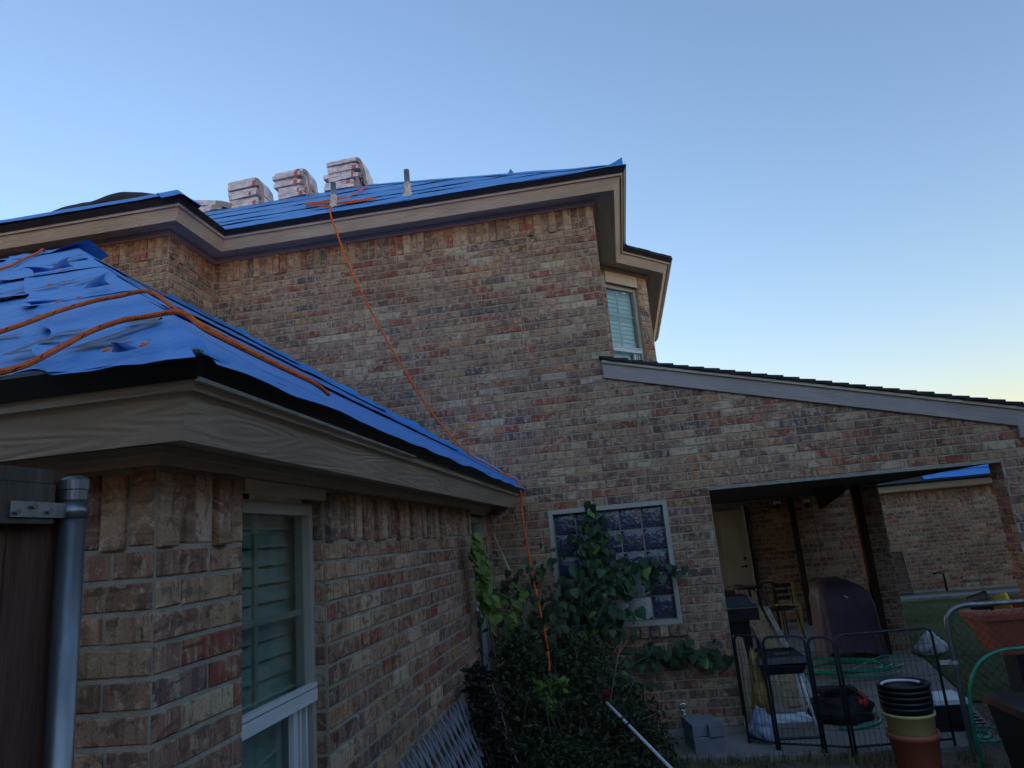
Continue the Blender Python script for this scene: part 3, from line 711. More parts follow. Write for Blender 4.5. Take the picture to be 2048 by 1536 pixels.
# ================================================================== the single-storey wing
XN, YF = -1.29, 1.77
wing = thing('house_wing', (XN, YF, 0), 'single-storey brick wing close by with wide blue roof underlayment and tan fascia', 'house')
wg = MB(); NY0, NY1, NZ1 = 2.222, 2.893, 2.057; FY0, FY1, FZ1 = 5.87, 6.58, 2.075
def nq(y0, y1, z0, z1): wg.quad((XN-d, y0, z0), (XN-d, y1, z0), (XN-d, y1, z1), (XN-d, y0, z1), [(y0, z0), (y1, z0), (y1, z1), (y0, z1)])
nq(YF+d, NY0, -.05, 2.17); nq(NY0, NY1, NZ1, 2.17); nq(NY0, NY1, -.05, .45); nq(NY1, FY0, -.05, 2.17); nq(FY0, FY1, FZ1, 2.17); nq(FY0, FY1, -.05, .45); nq(FY1, 6.72, -.05, 2.17)
wg.quad((-6, YF+d, -.05), (XN-d, YF+d, -.05), (XN-d, YF+d, 2.17), (-6, YF+d, 2.17))
for y in (NY0, NY1, FY0, FY1): wg.quad((XN-d, y, .45), (XN-.11, y, .45), (XN-.11, y, 2.07), (XN-d, y, 2.07))
wing_wall = wg.build('wing_wall', 'mortar', wing)
rn = random.Random(3)
def ivN(z):
    out = [(YF+.004, 6.70)]
    for a, b, zt in ((NY0, NY1, NZ1), (FY0, FY1, FZ1)):
        if .45 < z < zt: out = [t for (p, q) in out for t in ((p, min(q, a)), (max(p, b), q)) if t[1]-t[0] > .02]
    return out
nb = courses(YF, 6.7, 1.878, 0, .0855, .275, ivN, rn, .016, phase=.11)
ww_ = lambda u: (NY0-.0 < u < NY1) or (FY0 < u < FY1)
nb += soldiers(YF+.004, NY0, 1.882, 2.105, rn, .0875, .020)+soldiers(NY1, FY0, 1.882, 2.105, rn, .0875, .020)+soldiers(FY1, 6.70, 1.882, 2.105, rn, .0875, .010)
def scoreN(b):
    p = Vector((XN, b[0], b[1]-1.81)); dz = p.dot(cz); sx_ = p.dot(cx)/dz; sy_ = p.dot(cy_)/dz
    vis = 0 if (sy_ < 770/1361 and abs(sx_) < 1030/1361) else 1
    return (vis, -b[2]*b[3]/dz**2*abs(p.x)/p.length)
lay_bricks(wing_wall, nb, math.pi/2, (XN, 0, 0), 300, scoreN, 1.05, 41)
fb = courses(-2.6, XN, 1.878, 0, .0855, .275, lambda z: [(-2.4, XN-.004)], rn, .016, phase=-.06)+soldiers(-2.4, XN-.006, 1.882, 2.105, rn, .0875, .020)
lay_bricks(wing_wall, fb, 0, (0, YF, 0), 40, lambda b: (0 if b[0] > -1.62 and b[1] > 1.2 else 1, -b[2]), .95, 42)
# brick window jambs (returns seen inside the reveals)
jr = courses(0, .1, 1.878, .45, .0855, .275, lambda z: [(.004, .098)], rn, .016)
lay_bricks(wing_wall, jr+soldiers(.004, .098, 1.882, 2.05, rn, .09, 0), 0, (XN-.108, NY1-.005, 0), 0, None, .9, 43)
lay_bricks(wing_wall, jr, 0, (XN-.108, FY1-.005, 0), 0, None, .9, 44)
for y0, y1, z in ((NY0, NY1, NZ1), (FY0, FY1, FZ1)):
    mb = MB(); mb.box((XN-.008, (y0+y1)/2, (z+2.105)/2), (.03, y1-y0-.006, 2.105-z)); mb.build('window_head', 'trim_paint', wing)
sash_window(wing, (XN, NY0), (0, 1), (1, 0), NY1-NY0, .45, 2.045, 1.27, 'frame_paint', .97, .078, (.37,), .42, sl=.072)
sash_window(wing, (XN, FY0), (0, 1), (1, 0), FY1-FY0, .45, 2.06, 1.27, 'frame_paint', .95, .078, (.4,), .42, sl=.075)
wline = [(-7, YF), (XN, YF), (XN, 6.69)]
eave(wline, .222, 2.128, wing)
mb = MB(); mb.prism([(XN+.330, 1.44, 2.245), (XN+.340, 1.44, 2.245), (XN+.343, 1.44, 2.254), (XN+.330, 1.44, 2.254)], [(XN+.330, 3.2, 2.244), (XN+.338, 3.2, 2.246), (XN+.340, 3.2, 2.252), (XN+.330, 3.2, 2.252)]); mb.build('drip_hem', 'bare_metal', wing)
# wing roof deck
WX, WY, WZ = XN+.349, YF-.349, 2.315
KW = .66; AP = 3.52
dk = MB()
tri((-7, WY, WZ+lo), (WX, WY, WZ+lo), (WX-AP, WY+AP, WZ+KW*AP+lo), (-7, WY+AP, WZ+KW*AP+lo))
tri((WX, WY, WZ+lo), (WX, 6.712, WZ+lo), (XB-.1, 6.712, WZ+KW*(WX-XB+.1)+lo), (WX-AP, WY+AP, WZ+KW*AP+lo))
tri((-7, WY+AP, WZ+KW*AP+lo), (WX-AP, WY+AP, WZ+KW*AP+lo), (XB-.1, 5.94, WZ+KW*AP-.15), (-7, 5.94, WZ+KW*AP-.15))
wroof = dk.build('roof', 'deck_dark', wing)
NF, NR = Vector((0, -KW, 1)).normalized(), Vector((KW, 0, 1)).normalized()
def pF(x, y, h): return Vector((x, y, WZ+KW*(y-WY)))+NF*h
def pR(x, y, h): return Vector((x, y, WZ+KW*(WX-x)))+NR*h
def wedge(x, y, k): return .008*fbm(x*1.6, y*2.4, k)+.004*fbm(x*5, y*6, k+9)+.002*fbm(x*14, y*14, k)
def front_h(x, y, k=0): return .006+.004*k+wedge(x, y, k)
def front_sheet(y0, y1, k, xlim=.02):
    def fn(a, b):
        y = y0+(y1-y0)*b; x1 = WX-(y-WY)-.03+xlim; x = -5.6+(x1+5.6)*(1-(1-a)**1.6)
        e = math.exp(-b*14)
        h = front_h(x, y, k)+e*(.007+.014*max(0, fbm(x*2.6, k*5.3)))
        p = pF(x, y, h)
        if k == 0:     # wavy drooping eave edge
            wv = max(0, .15+fbm(x*4.2, 3.7)*1.6+.35*math.sin(x*21)*fbm(x*2, 8.))
            p += Vector((0, -.010*e, .055*e*wv-.022*e)); p.y += .075*e*wv
        return p
    return sheet(fn, 120, 30, 'underlayment_sheet', wroof)
fy = [WY-.05, 2.575, 3.77, WY+AP]
for k in range(3): front_sheet(fy[k], fy[k+1]+(.05 if k < 2 else 0), k)
# hip pieces folded over the hip with ragged ends
def hip_piece(t0, t1, wl, wr, k, skew=.0):
    def fn(a, b):
        t = t0+(t1-t0)*a; s_ = b*2-1
        rag = .06*fbm(t*5, k*3.1)
        if s_ < 0:
            w_ = -s_*(wl+rag); x = WX-t-w_+skew*w_; y = WY+t+.0*w_
            cur = .010*max(0, -s_-.85)/.15*(1+.8*fbm(t*6, k+.5))
            c_ = max(0, 1-max(t, 0)/.05); return pF(x, y, .016+.003*k+cur+wedge(x, y, k+20))+Vector((0, -.010*c_, -.018*c_*c_))
        w_ = s_*wr; x = min(WX-.004, WX-t); y = WY+t+w_
        c_ = max(0, 1-max(t, 0)/.08); return pR(x, y, .020+.003*k-.010*s_+.008*fbm(t*3, s_*3, k)*s_)+Vector((.024*c_, 0, .012*c_-.052*c_*c_))
    return sheet(fn, 36, 24, 'underlayment_sheet', wroof)
hip_piece(-.04, .98, .40, .34, 0); hip_piece(.86, 1.95, .52, .34, 1, .1); hip_piece(1.8, AP+.1, .75, .34, 2, .1)
# right slope sheets
def right_sheet(x0, x1, k):
    def fn(a, b):
        x = x0+(x1-x0)*b; t = WX-x; y = WY+max(t, 0)+.01+(6.70-WY-max(t, 0)-.01)*a
        e = math.exp(-b*12)
        h = .006+.004*k+e*(.010+.012*max(0, fbm(y*1.7, k*4.)))+.012*max(0, fbm(y*1.2, x*2.5, k+5.))+.003*fbm(y*7, x*7, k)
        p = pR(x, y, h)
        if k == 0 and b < .12:
            c_ = (1-b/.12); p += Vector((.022*c_, 0, .012*c_-.052*c_*c_*(1+.4*fbm(y*2.5, 3.3))))
        return p
    return sheet(fn, 110, 20, 'underlayment_sheet', wroof)
xr_ = [WX+.012, WX-.62, WX-1.35, WX-2.3, WX-3.3]
for k in range(4): right_sheet(xr_[k], xr_[k+1]-.04, k)
# ragged upstand of the sheet where the slope meets the house wall
def upst(a, b):
    x = WX-.02+(XB+.06-WX)*a; z = WZ+KW*(WX-x); hh = (.05+.05*max(0, fbm(a*14, 2.))+.03*fbm(a*40, 1.))*b
    return Vector((x, 6.700-.05*(1-b)-.03*b*max(0, fbm(a*11, 5.)), z+.012+hh))
sheet(upst, 90, 4, 'underlayment_sheet', wroof)
def upst2(a, b):
    y = 6.68-.80*a; x = XB+.02+.06*(1-b); return Vector((x, y, WZ+KW*(WX-x)+.01+(.045+.03*fbm(a*9, 3.))*b))
sheet(upst2, 20, 4, 'underlayment_sheet', wroof)
# ridge wrap and its turned-up end
def ridge(a, b):
    x = -6.5+(WX-AP+.12+6.5)*a; w_ = (b-.5)*.5; y = WY+AP+w_; return Vector((x, y, WZ+KW*AP-abs(w_)*KW*(1 if w_ < 0 else .3)+.03+.03*max(0, fbm(a*16, b))+.05*max(0, (a-.93)/.07)))
sheet(ridge, 60, 8, 'underlayment_sheet', wroof)
# curled flaps on the front slope
def flap(x, y, w_, hgt, lean, tw=.0):
    mb = MB(); n = 6
    def fn(a, b):
        ww2 = w_*(1-b)*(1-.25*math.sin(b*3.1)); xx = x+(a-.5)*ww2+tw*b+.02*math.sin(a*3)*b; hh = hgt*math.sin(b*1.45)
        return pF(xx, y+lean*b*b+.04*(a-.5)**2, .03+hh)
    mb.grid(fn, 8, 8); mb.build('sheet_flap', 'underlayment_back', wroof, True)
flap(-2.08, 2.43, .13, .045, .06, .02); flap(-1.10, 1.385, .07, .027, -.01, -.02); flap(-3.12, 3.36, .16, .055, .06, .02); flap(-2.10, 2.215, .16, .022, -.05, -.12); flap(-3.2, 3.33, .16, .05, -.06, -.10)
# printed lettering lying on the sheets
def printed(txt, x, y, size, ang, k=0, shear=.25, hgt=.034, stretch=1.0):
    cu = bpy.data.curves.new('print', 'FONT'); cu.body = txt; cu.size = size; cu.shear = shear; cu.offset = size*.008; cu.resolution_u = 2
    ob = bpy.data.objects.new('tmp', cu); COL.objects.link(ob); bpy.context.view_layer.update()
    me = bpy.data.meshes.new_from_object(ob.evaluated_get(bpy.context.evaluated_depsgraph_get())); bpy.data.objects.remove(ob)
    ca, sa = math.cos(ang), math.sin(ang); cs = 1/math.sqrt(1+KW*KW)
    bm = bmesh.new(); bm.from_mesh(me)
    bmesh.ops.subdivide_edges(bm, edges=[e for e in bm.edges if e.calc_length() > .05], cuts=2)
    for v in bm.verts:
        px, py = v.co.x*stretch, v.co.y; xx = x+px*ca-py*sa; yy = y+(px*sa+py*ca)*cs; xx = min(xx, WX-(yy-WY)-.012); v.co = pF(xx, yy, hgt+wedge(xx, yy, k))
    bm.to_mesh(me); bm.free(); me.materials.clear(); me.materials.append(M['print_ink'])
    o = bpy.data.objects.new('print', me); COL.objects.link(o); put(o, wroof)
printed('Z', -1.36, 1.50, .36, .0, 20, .1, .026, .75); printed('E', -1.58, 1.52, .30, 0, 20, .1, .026, .75); printed('E Y Z F', -2.75, 1.665, .27, 0, 0, .2, .013, 1.1); printed('z e f', -1.72, 1.43, .10, 0, 0, .2, .016, 1.1)
printed('F E Y Z', -3.7, 2.70, .34, 0, 1, .2, .018, 1.1); printed('Z E', -2.62, 2.66, .22, 0, 21, .1, .030, 1.0); printed('E Z F Y', -4.9, 4.0, .36, 0, 2, .2, .022, 1.2); printed('Z Y', -3.6, 3.75, .24, 0, 2, .2, .030, 1.1)
for (x, y, rr) in ((-1.115, 1.445, .028), (-1.561, 1.553, .025), (-2.0, 2.36, .025), (-2.6, 2.5, .025)):
    mb = MB(); n = 20
    for k in range(n):
        a, b = 2*math.pi*k/n, 2*math.pi*(k+1)/n; Q = lambda r_, t: pF(x+1.25*r_*math.cos(t), y+.8*r_*math.sin(t), .031+wedge(x, y, 20))
        mb.quad(Q(rr, a), Q(rr*1.2, a), Q(rr*1.2, b), Q(rr, b))
    mb.build('print', 'print_ink', wroof)
for (x, y) in ((-1.053, 1.40), (-1.149, 1.40), (-1.944, 2.198), (-2.0, 2.166), (-2.416, 2.642), (-2.55, 2.70), (-2.95, 3.2)):
    mb = MB(); q = pF(x, y, .034); m3 = Vector((0, 0, 1)).rotation_difference(NF).to_matrix()
    prof = [(.0125, 0), (.0125, .003), (.008, .0035), (.006, .006), (0.0001, .007)]
    mb.lathe((0, 0, 0), prof, 12); mb.v = [tuple(q+m3 @ Vector(v)) for v in mb.v]; mb.build('cap_nail', 'cap_red', wroof, True)

# ================================================================== back wing across the patio
back = thing('back_wing', (4, 14, 0), 'low brick wing behind the patio with a cream door and blue roof covering', 'house')
YD, YC = 12.86, 16.5
bm_ = MB(); bm_.quad((.6, YD+d, -.05), (4.3, YD+d, -.05), (4.3, YD+d, 2.6), (.6, YD+d, 2.6)); bm_.quad((4.3-d, YD+d, -.05), (4.3-d, YC+d, -.05), (4.3-d, YC+d, 2.3), (4.3-d, YD+d, 2.3))
bm_.quad((4.7, YC+d, -.05), (14, YC+d, -.05), (14, YC+d, 2.4), (4.7, YC+d, 2.4)); bwall = bm_.build('back_wall', 'mortar', back)
rb = random.Random(8)
DX0, DX1 = 1.22, 2.09
lay_bricks(bwall, courses(.6, 4.7, 2.12, 0, .0803, .262, lambda z: [(DX1+.10, 4.29)], rb), 0, (0, YD, 0), 120, lambda b: (0 if 2.1 < b[0] < 3.9 and b[1] > .5 else 1, -b[2]), .95, 51)
cb = courses(4.7, 10, 1.86, 0, .0803, .262, lambda z: [(4.75, 10.5)], rb)+soldiers(4.75, 10.5, 1.864, 2.10, rb, .081, .012)
lay_bricks(bwall, cb, 0, (0, YC, 0), 150, lambda b: (0 if 5.4 < b[0] < 8.0 else 1, -b[2]*b[3]), .95, 52)
mb = MB(); mb.box(((DX0+DX1)/2, YD-.01, 1.0), (DX1-DX0, .045, 2.0)); dr = mb.build('door', 'door_paint', back)
for (a, b, z0, z1) in ((.10, .42, 1.16, 1.88), (.50, .80, 1.16, 1.88), (.10, .42, .22, .98), (.50, .80, .22, .98)):
    mb = MB(); mb.box((DX0+(a+b)/2, YD-.036, (z0+z1)/2), (b-a, .012, z1-z0)); mb.box((DX0+(a+b)/2, YD-.043, (z0+z1)/2), (b-a-.07, .010, z1-z0-.07)); mb.build('door_panel', 'door_paint', dr)
mb = MB(); mb.tube([(DX1-.06, YD-.03, 1.03), (DX1-.06, YD-.08, 1.03), (DX1-.16, YD-.085, 1.02)], .011, 8); mb.lathe((DX1-.06, YD-.035, 1.03), [(.0, -.03), (.03, 0), (0, .03)], 10); mb.build('door_handle', 'black_metal', dr, True)
mb = MB(); mb.lathe((DX1-.06, YD-.04, 1.16), [(0, -.032), (.032, 0), (0, .032)], 12); mb.build('door_lock', 'black_metal', dr, True)
for x, w_, mt in ((DX1+.03, .05, 'trim_paint'), (DX1+.075, .03, 'post_wood'), (DX0-.03, .05, 'trim_paint')):
    mb = MB(); mb.box((x, YD-.02, 1.02), (w_, .06, 2.08)); mb.build('door_casing', mt, back)
for (x, y, z, nm) in ((2.72, YD-.06, 2.06, 'wall_lamp'), (3.22, YD-.06, 2.04, 'wall_lamp')):
    mb = MB(); mb.box((x, y, z), (.11, .10, .06)); lp = mb.build(nm, 'white_plastic', back); mb = MB(); mb.lathe((x-.01, y-.05, z-.02), [(.02, .0), (.05, -.05), (.045, -.09), (.001, -.10)], 12); mb.build('lamp_glass', 'black_metal', lp, True)
eave([(4.6, YC), (14, YC)], .222, 2.128, back)
dk = MB(); cy0 = YC-.349; tri((4.4, cy0, 2.30), (14, cy0, 2.30), (14, cy0+1.4, 2.30+.66*1.4), (4.4, cy0+1.4, 2.30+.66*1.4)); broof = dk.build('roof', 'deck_dark', back)
def bs(y0, y1, k, x0=4.6):
    return sheet(lambda a, b: Vector((x0+9.4*a+.25*b, y0+(y1-y0)*b, 2.315+.66*(y0+(y1-y0)*b-cy0)+.012+.02*math.exp(-b*9)+.006*fbm(a*20, b*4, k))), 50, 8, 'underlayment_sheet', broof)
bs(cy0-.02, cy0+1.1, 0, 6.55); bs(cy0+.22, cy0+1.3, 1, 5.3); 
# pipe stub with tap against the far wall
mb = MB(); mb.tube([(6.62, YC-.12, -.03), (6.62, YC-.12, .33), (6.50, YC-.12, .36), (6.42, YC-.12, .34)], .022, 8); st_ = mb.build('stand_pipe', 'black_metal', back, True)
mb = MB(); mb.lathe((6.44, YC-.12, .37), [(.001, .0), (.04, .01), (.04, .025), (.001, .03)], 10); mb.build('tap_handle', 'bare_metal', st_)
# leaning window screen
scr = thing('window_screen', (5.78, YC-.1, 0), 'dark mesh window screen leaning on the far brick wall', 'screen')
mb = MB(); P = [Vector((5.62, YC-.20, -.02)), Vector((5.92, YC-.20, -.02)), Vector((5.92, YC-.02, .84)), Vector((5.62, YC-.02, .84))]; mb.tube(P, .016, 6, closed=True); mb.build('frame', 'black_metal', scr)
mb = MB()
for i in range(15):
    a = P[0].lerp(P[1], (i+.5)/15); b = P[3].lerp(P[2], (i+.5)/15); mb.tube([a, b], .0022, 4)
for i in range(30):
    a = P[0].lerp(P[3], (i+.5)/30); b = P[1].lerp(P[2], (i+.5)/30); mb.tube([a+Vector((0, -.006, 0)), b+Vector((0, -.006, 0))], .003, 4)
mb.build('mesh_panel', 'pen_metal', scr)

# ================================================================== things on the roofs
# shingle bundles draped over the ridge
def bundle(c, L, T, D, droop, yaw, tilt, jag):
    """slab along x, right part bent downward; c = bottom left front"""
    mb = MB(); n = 16; cl = Vector(c)
    def P(a, top, y):
        x = L*a; b = max(0, a-.55)/.45; z = -droop*b**2.2+(T if top else 0)*(1-.12*b)+tilt*a; x2 = x-.16*L*b*b*(droop/.2)+(.05*b if top else 0)
        z += .004*fbm(a*5+jag*7, y*3)
        return cl+Vector((x2*math.cos(yaw)-y*math.sin(yaw), y*math.cos(yaw)+x2*math.sin(yaw), z))
    for k in range(n):
        a0, a1 = k/n, (k+1)/n; em = 1 if a0 > .60 else 0
        mb.quad(P(a0, 1, 0), P(a1, 1, 0), P(a1, 1, D), P(a0, 1, D)); mb.quad(P(a0, 0, 0), P(a0, 0, D), P(a1, 0, D), P(a1, 0, 0))
        mb.quad(P(a0, 0, 0), P(a1, 0, 0), P(a1, 1, 0), P(a0, 1, 0), None, em); mb.quad(P(a0, 0, D), P(a0, 1, D), P(a1, 1, D), P(a1, 0, D), None, em)
    mb.quad(P(0, 0, 0), P(0, 1, 0), P(0, 1, D), P(0, 0, D)); mb.quad(P(1, 0, 0), P(1, 0, D), P(1, 1, D), P(1, 1, 0), None, 1)
    return mb, P
ORD = ['bottom', 'second', 'third', 'fourth', 'fifth', 'sixth', 'seventh', 'eighth']
stacks = [((-4.45, 10.35, 8.10), 7, .075, 'tall stack beside the vent pipe'), ((-5.40, 10.35, 8.08), 7, .076, 'middle tall stack on the ridge'), ((-6.28, 10.35, 8.04), 6, .090, 'shorter tall stack near the low toppled stack')]
for (bx_, by_, bz_), n, T, where in stacks:
    for k in range(n):
        jx = rng.uniform(-.055, .045); L = rng.uniform(.80, .92); tl = .035+rng.uniform(-.018, .02)
        mb, P = bundle((bx_+jx, by_+rng.uniform(-.02, .02), bz_+k*T), L, T*rng.uniform(.80, .97), .34, .27+.018*k, rng.uniform(-.07, .07), tl, k+bx_)
        nm = ORD[k] if k < n-1 else 'topmost'
        pos = 'bottom' if k == 0 else (nm if nm == 'topmost' else nm+' from the bottom')
        o = mb.build('shingle_bundle', ['bundle_wrap', 'bundle_edge']); tag(o, 'shingle bundle, %s of the %s' % (pos, where), 'shingle bundle', 'shingle bundles stacked on the ridge')
        if rng.random() < .6:
            mb2 = MB(); a0 = .50+rng.uniform(-.05, .03); a1 = a0+.06+rng.uniform(-.02, .03); off = Vector((0, -.004, 0))
            mb2.quad(P(a0, 0, 0)+off, P(a1, 0, 0)+off, P(a1, 1, 0)+off, P(a0, 1, 0)+off); mb2.quad(P(a0, 1, 0)+off+Vector((0, 0, .004)), P(a1, 1, 0)+off+Vector((0, 0, .004)), P(a1, 1, .3)+Vector((0, 0, .004)), P(a0, 1, .3)+Vector((0, 0, .004)))
            mb2.build('label_band', 'bundle_red', o)
for k, (x, y, z, L, tl, yaw, lab) in enumerate(((-7.06, 10.40, 8.12, .62, .03, -.05, 'wrapped shingle bundle, bottom of the low toppled stack behind the roof corner'), (-6.95, 10.30, 8.02, .5, .10, .1, 'wrapped shingle bundle tipped out in front of the low toppled stack'), (-7.1, 10.35, 8.27, .85, -.16, .0, 'wrapped shingle bundle sliding off the top of the low toppled stack'))):
    mb, P = bundle((x, y, z), L, .10, .34, .05, yaw, tl, k+.5); o = mb.build('shingle_bundle', ['bundle_wrap', 'bundle_edge']); tag(o, lab, 'shingle bundle', 'shingle bundles stacked on the ridge')
# rumpled black felt on the left roof section
mb = MB()
def felt(a, b):
    x = -6.35+1.45*a; y = byl+.62+.5*b+.2*a; hump = .02+.11*math.exp(-((a-.72)/.2)**2)+.06*math.exp(-((a-.35)/.2)**2)
    return Vector((x, y, E0+KR*(y-byl)))+NW*(hump*math.sin(math.pi*min(1, .15+b*.85))+.012*fbm(a*9, b*3))
mb.grid(felt, 44, 10); tag(mb.build('roofing_felt', 'felt_black', None, True, .004), 'rumpled black roofing felt humped up on the far roof corner', 'roofing felt')
# ropes
def rope(pts, r, label, n=8, sides=10):
    mb = MB(); mb.tube(bez(pts, n), r, sides); return tag(mb.build('safety_rope', 'rope_orange', None, True), label, 'rope', 'orange safety ropes')
zr = lambda y: E0+KR*(y-ey)+.045
coil = [(-3.31, 9.3, zr(9.3)), (-3.2, 8.6, zr(8.6)), (-3.05, 7.75, zr(7.75)), (-3.5, 7.75, zr(7.75)), (-3.66, 7.88, zr(7.88)+.0), (-3.4, 7.5, zr(7.5)), (-2.98, 7.12, zr(7.12)), (-2.55, 6.9, zr(6.9)), (-2.34, 6.80, zr(6.80)), (-2.5, 6.72, zr(6.72)), (-2.75, 6.82, zr(6.82)), (-3.0, 7.2, zr(7.2)), (-3.55, 7.8, zr(7.8)), (-3.58, 7.65, zr(7.65)), (-3.1, 7.0, zr(7.0)), (-2.86, 6.72, zr(6.72)), (-2.74, 6.5, zr(6.5)), (-2.69, 6.33, 5.42)]
hang = [(-2.665, 6.30, 5.34), (-2.632, 6.34, 5.186), (-2.503, 6.38, 4.75), (-2.219, 6.42, 4.06), (-1.849, 6.46, 3.311), (-1.574, 6.48, 2.877), (-1.394, 6.5, 2.668), (-1.253, 6.5, 2.57), (-1.09, 6.5, 2.455), (-.955, 6.45, 2.37), (-.918, 6.42, 2.28), (-.912, 6.40, 2.1), (-.900, 6.33, 1.946), (-.842, 6.18, 1.502), (-.768, 5.97, 1.164), (-.714, 5.75, .965), (-.70, 5.62, .80)]
rope(coil+hang, .0095, 'orange safety rope tied at a vent pipe and hanging down across the brick wall', 6)
def FR(x, y, h=.042): return tuple(pF(x, y, h))
def RR(x, y, h=.042): return tuple(pR(x, y, h))
rope([FR(-1.95, 1.45), FR(-1.83, 1.64), FR(-1.809, 1.732), FR(-1.79, 1.816), FR(-1.788, 1.948), FR(-1.732, 2.038), FR(-1.661, 2.055), tuple(pR(-1.585, 2.06, .05)), RR(-1.42, 1.98), RR(-1.25, 1.88), RR(-1.16, 1.86), RR(-1.10, 1.93), RR(-1.08, 2.08), RR(-1.07, 2.25), RR(-1.07, 2.40, .028)], .0078, 'orange rope, upper of the two lying close together over the near roof hip')
rope([FR(-1.42, 1.06), FR(-1.34, 1.22, .05), FR(-1.324, 1.277, .05), FR(-1.308, 1.335), FR(-1.316, 1.427), FR(-1.348, 1.573), FR(-1.323, 1.654), FR(-1.262, 1.665), tuple(pR(-1.185, 1.665, .05)), RR(-1.10, 1.645), RR(-1.045, 1.69), RR(-1.02, 1.80), RR(-1.01, 1.98), RR(-1.0, 2.14), RR(-1.0, 2.26, .028)], .0078, 'orange rope, lower of the two lying close together over the near roof hip')
rope([FR(-4.9, 3.0), FR(-4.35, 3.45), FR(-4.02, 3.82), FR(-4.3, 4.25), FR(-4.6, 4.7), FR(-4.75, 4.93), (-4.9, 5.15, 4.62)], .010, 'orange rope running up to the ridge end of the near blue roof')

# ================================================================== fence and galvanised post
fen = thing('privacy_fence', (-1.27, -.2, 0), 'dark stained wooden privacy fence beside the near brick corner', 'fence')
rf = random.Random(4)
for i in range(20):
    y = 1.325-i*.145; mb = MB(); mb.box((-1.262, y, 1.015+rf.uniform(-.01, .01)), (.018, .139, 2.09)); mb.build('board', 'fence_wood', fen)
for z, h in ((1.975, .085), (1.05, .085), (.3, .085)):
    mb = MB(); mb.box((-1.236, -.085, z), (.04, 2.83, h)); mb.build('rail', 'rail_wood', fen)
mb = MB(); mb.box((-1.24, -.085, 2.035), (.03, 2.83, .030)); mb.build('rail', 'rail_wood', fen)
gp = thing('fence_post', (-1.17, 1.36, 0), 'grey galvanised steel fence post with a cap at the near wall corner', 'post')
PX, PY = -1.219, 1.385
mb = MB(); mb.tube([(PX, PY, -.05), (PX, PY, 2.0)], .0275, 24); mb.build('pole', 'galvanised', gp, True)
mb = MB(); mb.lathe((PX, PY, 1.985), [(.029, 0), (.029, .022), (.0315, .024), (.0315, .045), (.026, .051), (.012, .056), (.0005, .057)], 24); mb.build('cap', 'galvanised', gp, False)
mb = MB(); mb.lathe((PX, PY, 1.945), [(.0275, 0), (.0300, 0), (.0300, .030), (.0275, .030)], 24)
br_ = mb.build('bracket', 'galvanised', gp, True)
mb = MB(); a = Vector((-1.2125, PY-.02, 1.961)); b = Vector((-1.2125, 1.215, 1.961)); dd = (b-a).normalized(); sd2 = Vector((dd.y, -dd.x, 0))*.002
mb.prism([a-sd2+Vector((0, 0, -.016)), a+sd2+Vector((0, 0, -.016)), a+sd2+Vector((0, 0, .016)), a-sd2+Vector((0, 0, .016))], [b-sd2+Vector((0, 0, -.016)), b+sd2+Vector((0, 0, -.016)), b+sd2+Vector((0, 0, .016)), b-sd2+Vector((0, 0, .016))]); mb.build('bracket_tab', 'galvanised', br_)
for t, z in ((.35, 1.958), (.62, 1.968), (.88, 1.955)):
    p = a.lerp(b, t)+Vector((.004, -.002, z-1.961)); mb = MB(); mb.tube([p-Vector((.004, -.002, 0)), p+Vector((.006, -.003, 0))], .006, 6); mb.build('bolt', 'chrome', br_)

# ================================================================== yard things
# stacked concrete blocks under the tap
for k, (c, s_, rz, lab) in enumerate((((.45, 6.43, .06), (.25, .36, .19), .12, 'grey concrete block at the bottom of the stack below the wall tap'), ((.39, 6.33, .175), (.135, .2, .0), .1, ''), )):
    pass
def block(c, s_, rz, lab):
    mb = MB(); mb.box(c, s_, Matrix.Rotation(rz, 4, 'Z')); o = mb.build('concrete_block', 'block_grey'); bv = o.modifiers.new('b', 'BEVEL'); bv.width = .006; bv.segments = 2
    tag(o, lab, 'concrete block', 'concrete blocks by the tap')
block((.455, 6.36, .045), (.26, .34, .15), .18, 'grey concrete block on the ground, under two others by the wall tap')
block((.385, 6.37, .170), (.125, .33, .095), .20, 'grey concrete block on top of the stack, the one nearer the shrub')
block((.515, 6.345, .170), (.125, .33, .095), .20, 'grey concrete block on top of the stack, the one nearer the pen')

# pet pen panels
def pen(A, B, h, lab, name='pen_panel'):
    A, B = Vector((*A, 0)), Vector((*B, 0)); u = (B-A).normalized(); W = (B-A).length
    t = thing(name, tuple((A+B)/2), lab, 'pen panel', 'wire pet pen panels')
    rr = .05; pts = [A+Vector((0, 0, -.02)), A+Vector((0, 0, h-rr)), A+u*rr*.3+Vector((0, 0, h-rr*.3)), A+u*rr+Vector((0, 0, h)), B-u*rr+Vector((0, 0, h)), B-u*rr*.3+Vector((0, 0, h-rr*.3)), B+Vector((0, 0, h-rr)), B+Vector((0, 0, -.02))]
    mb = MB(); mb.tube(pts, .0105, 8); mb.tube([A+Vector((0, 0, .05)), B+Vector((0, 0, .05))], .009, 6); mb.build('frame', 'pen_metal', t, True)
    mb = MB(); n = max(2, round(W/.042))
    for i in range(1, n): p = A.lerp(B, i/n); mb.tube([p+Vector((0, 0, .05)), p+Vector((0, 0, h))], .0016, 4, False)
    for i in range(1, 7): z = .05+(h-.05)*i/7; mb.tube([A+Vector((0, 0, z)), B+Vector((0, 0, z))], .0016, 4, False)
    tag(mb.build('wire_mesh', 'pen_metal', t), kind='stuff')
pen((.82, 6.42), (1.00, 6.21), .86, 'narrow angled wire pen panel beside the brick pier')
pen((1.02, 6.20), (1.325, 6.10), .86, 'wire pen panel in front of the small black barbecue')
pen((1.345, 6.09), (1.52, 6.03), .85, 'narrow wire pen panel between the barbecue and the buckets')
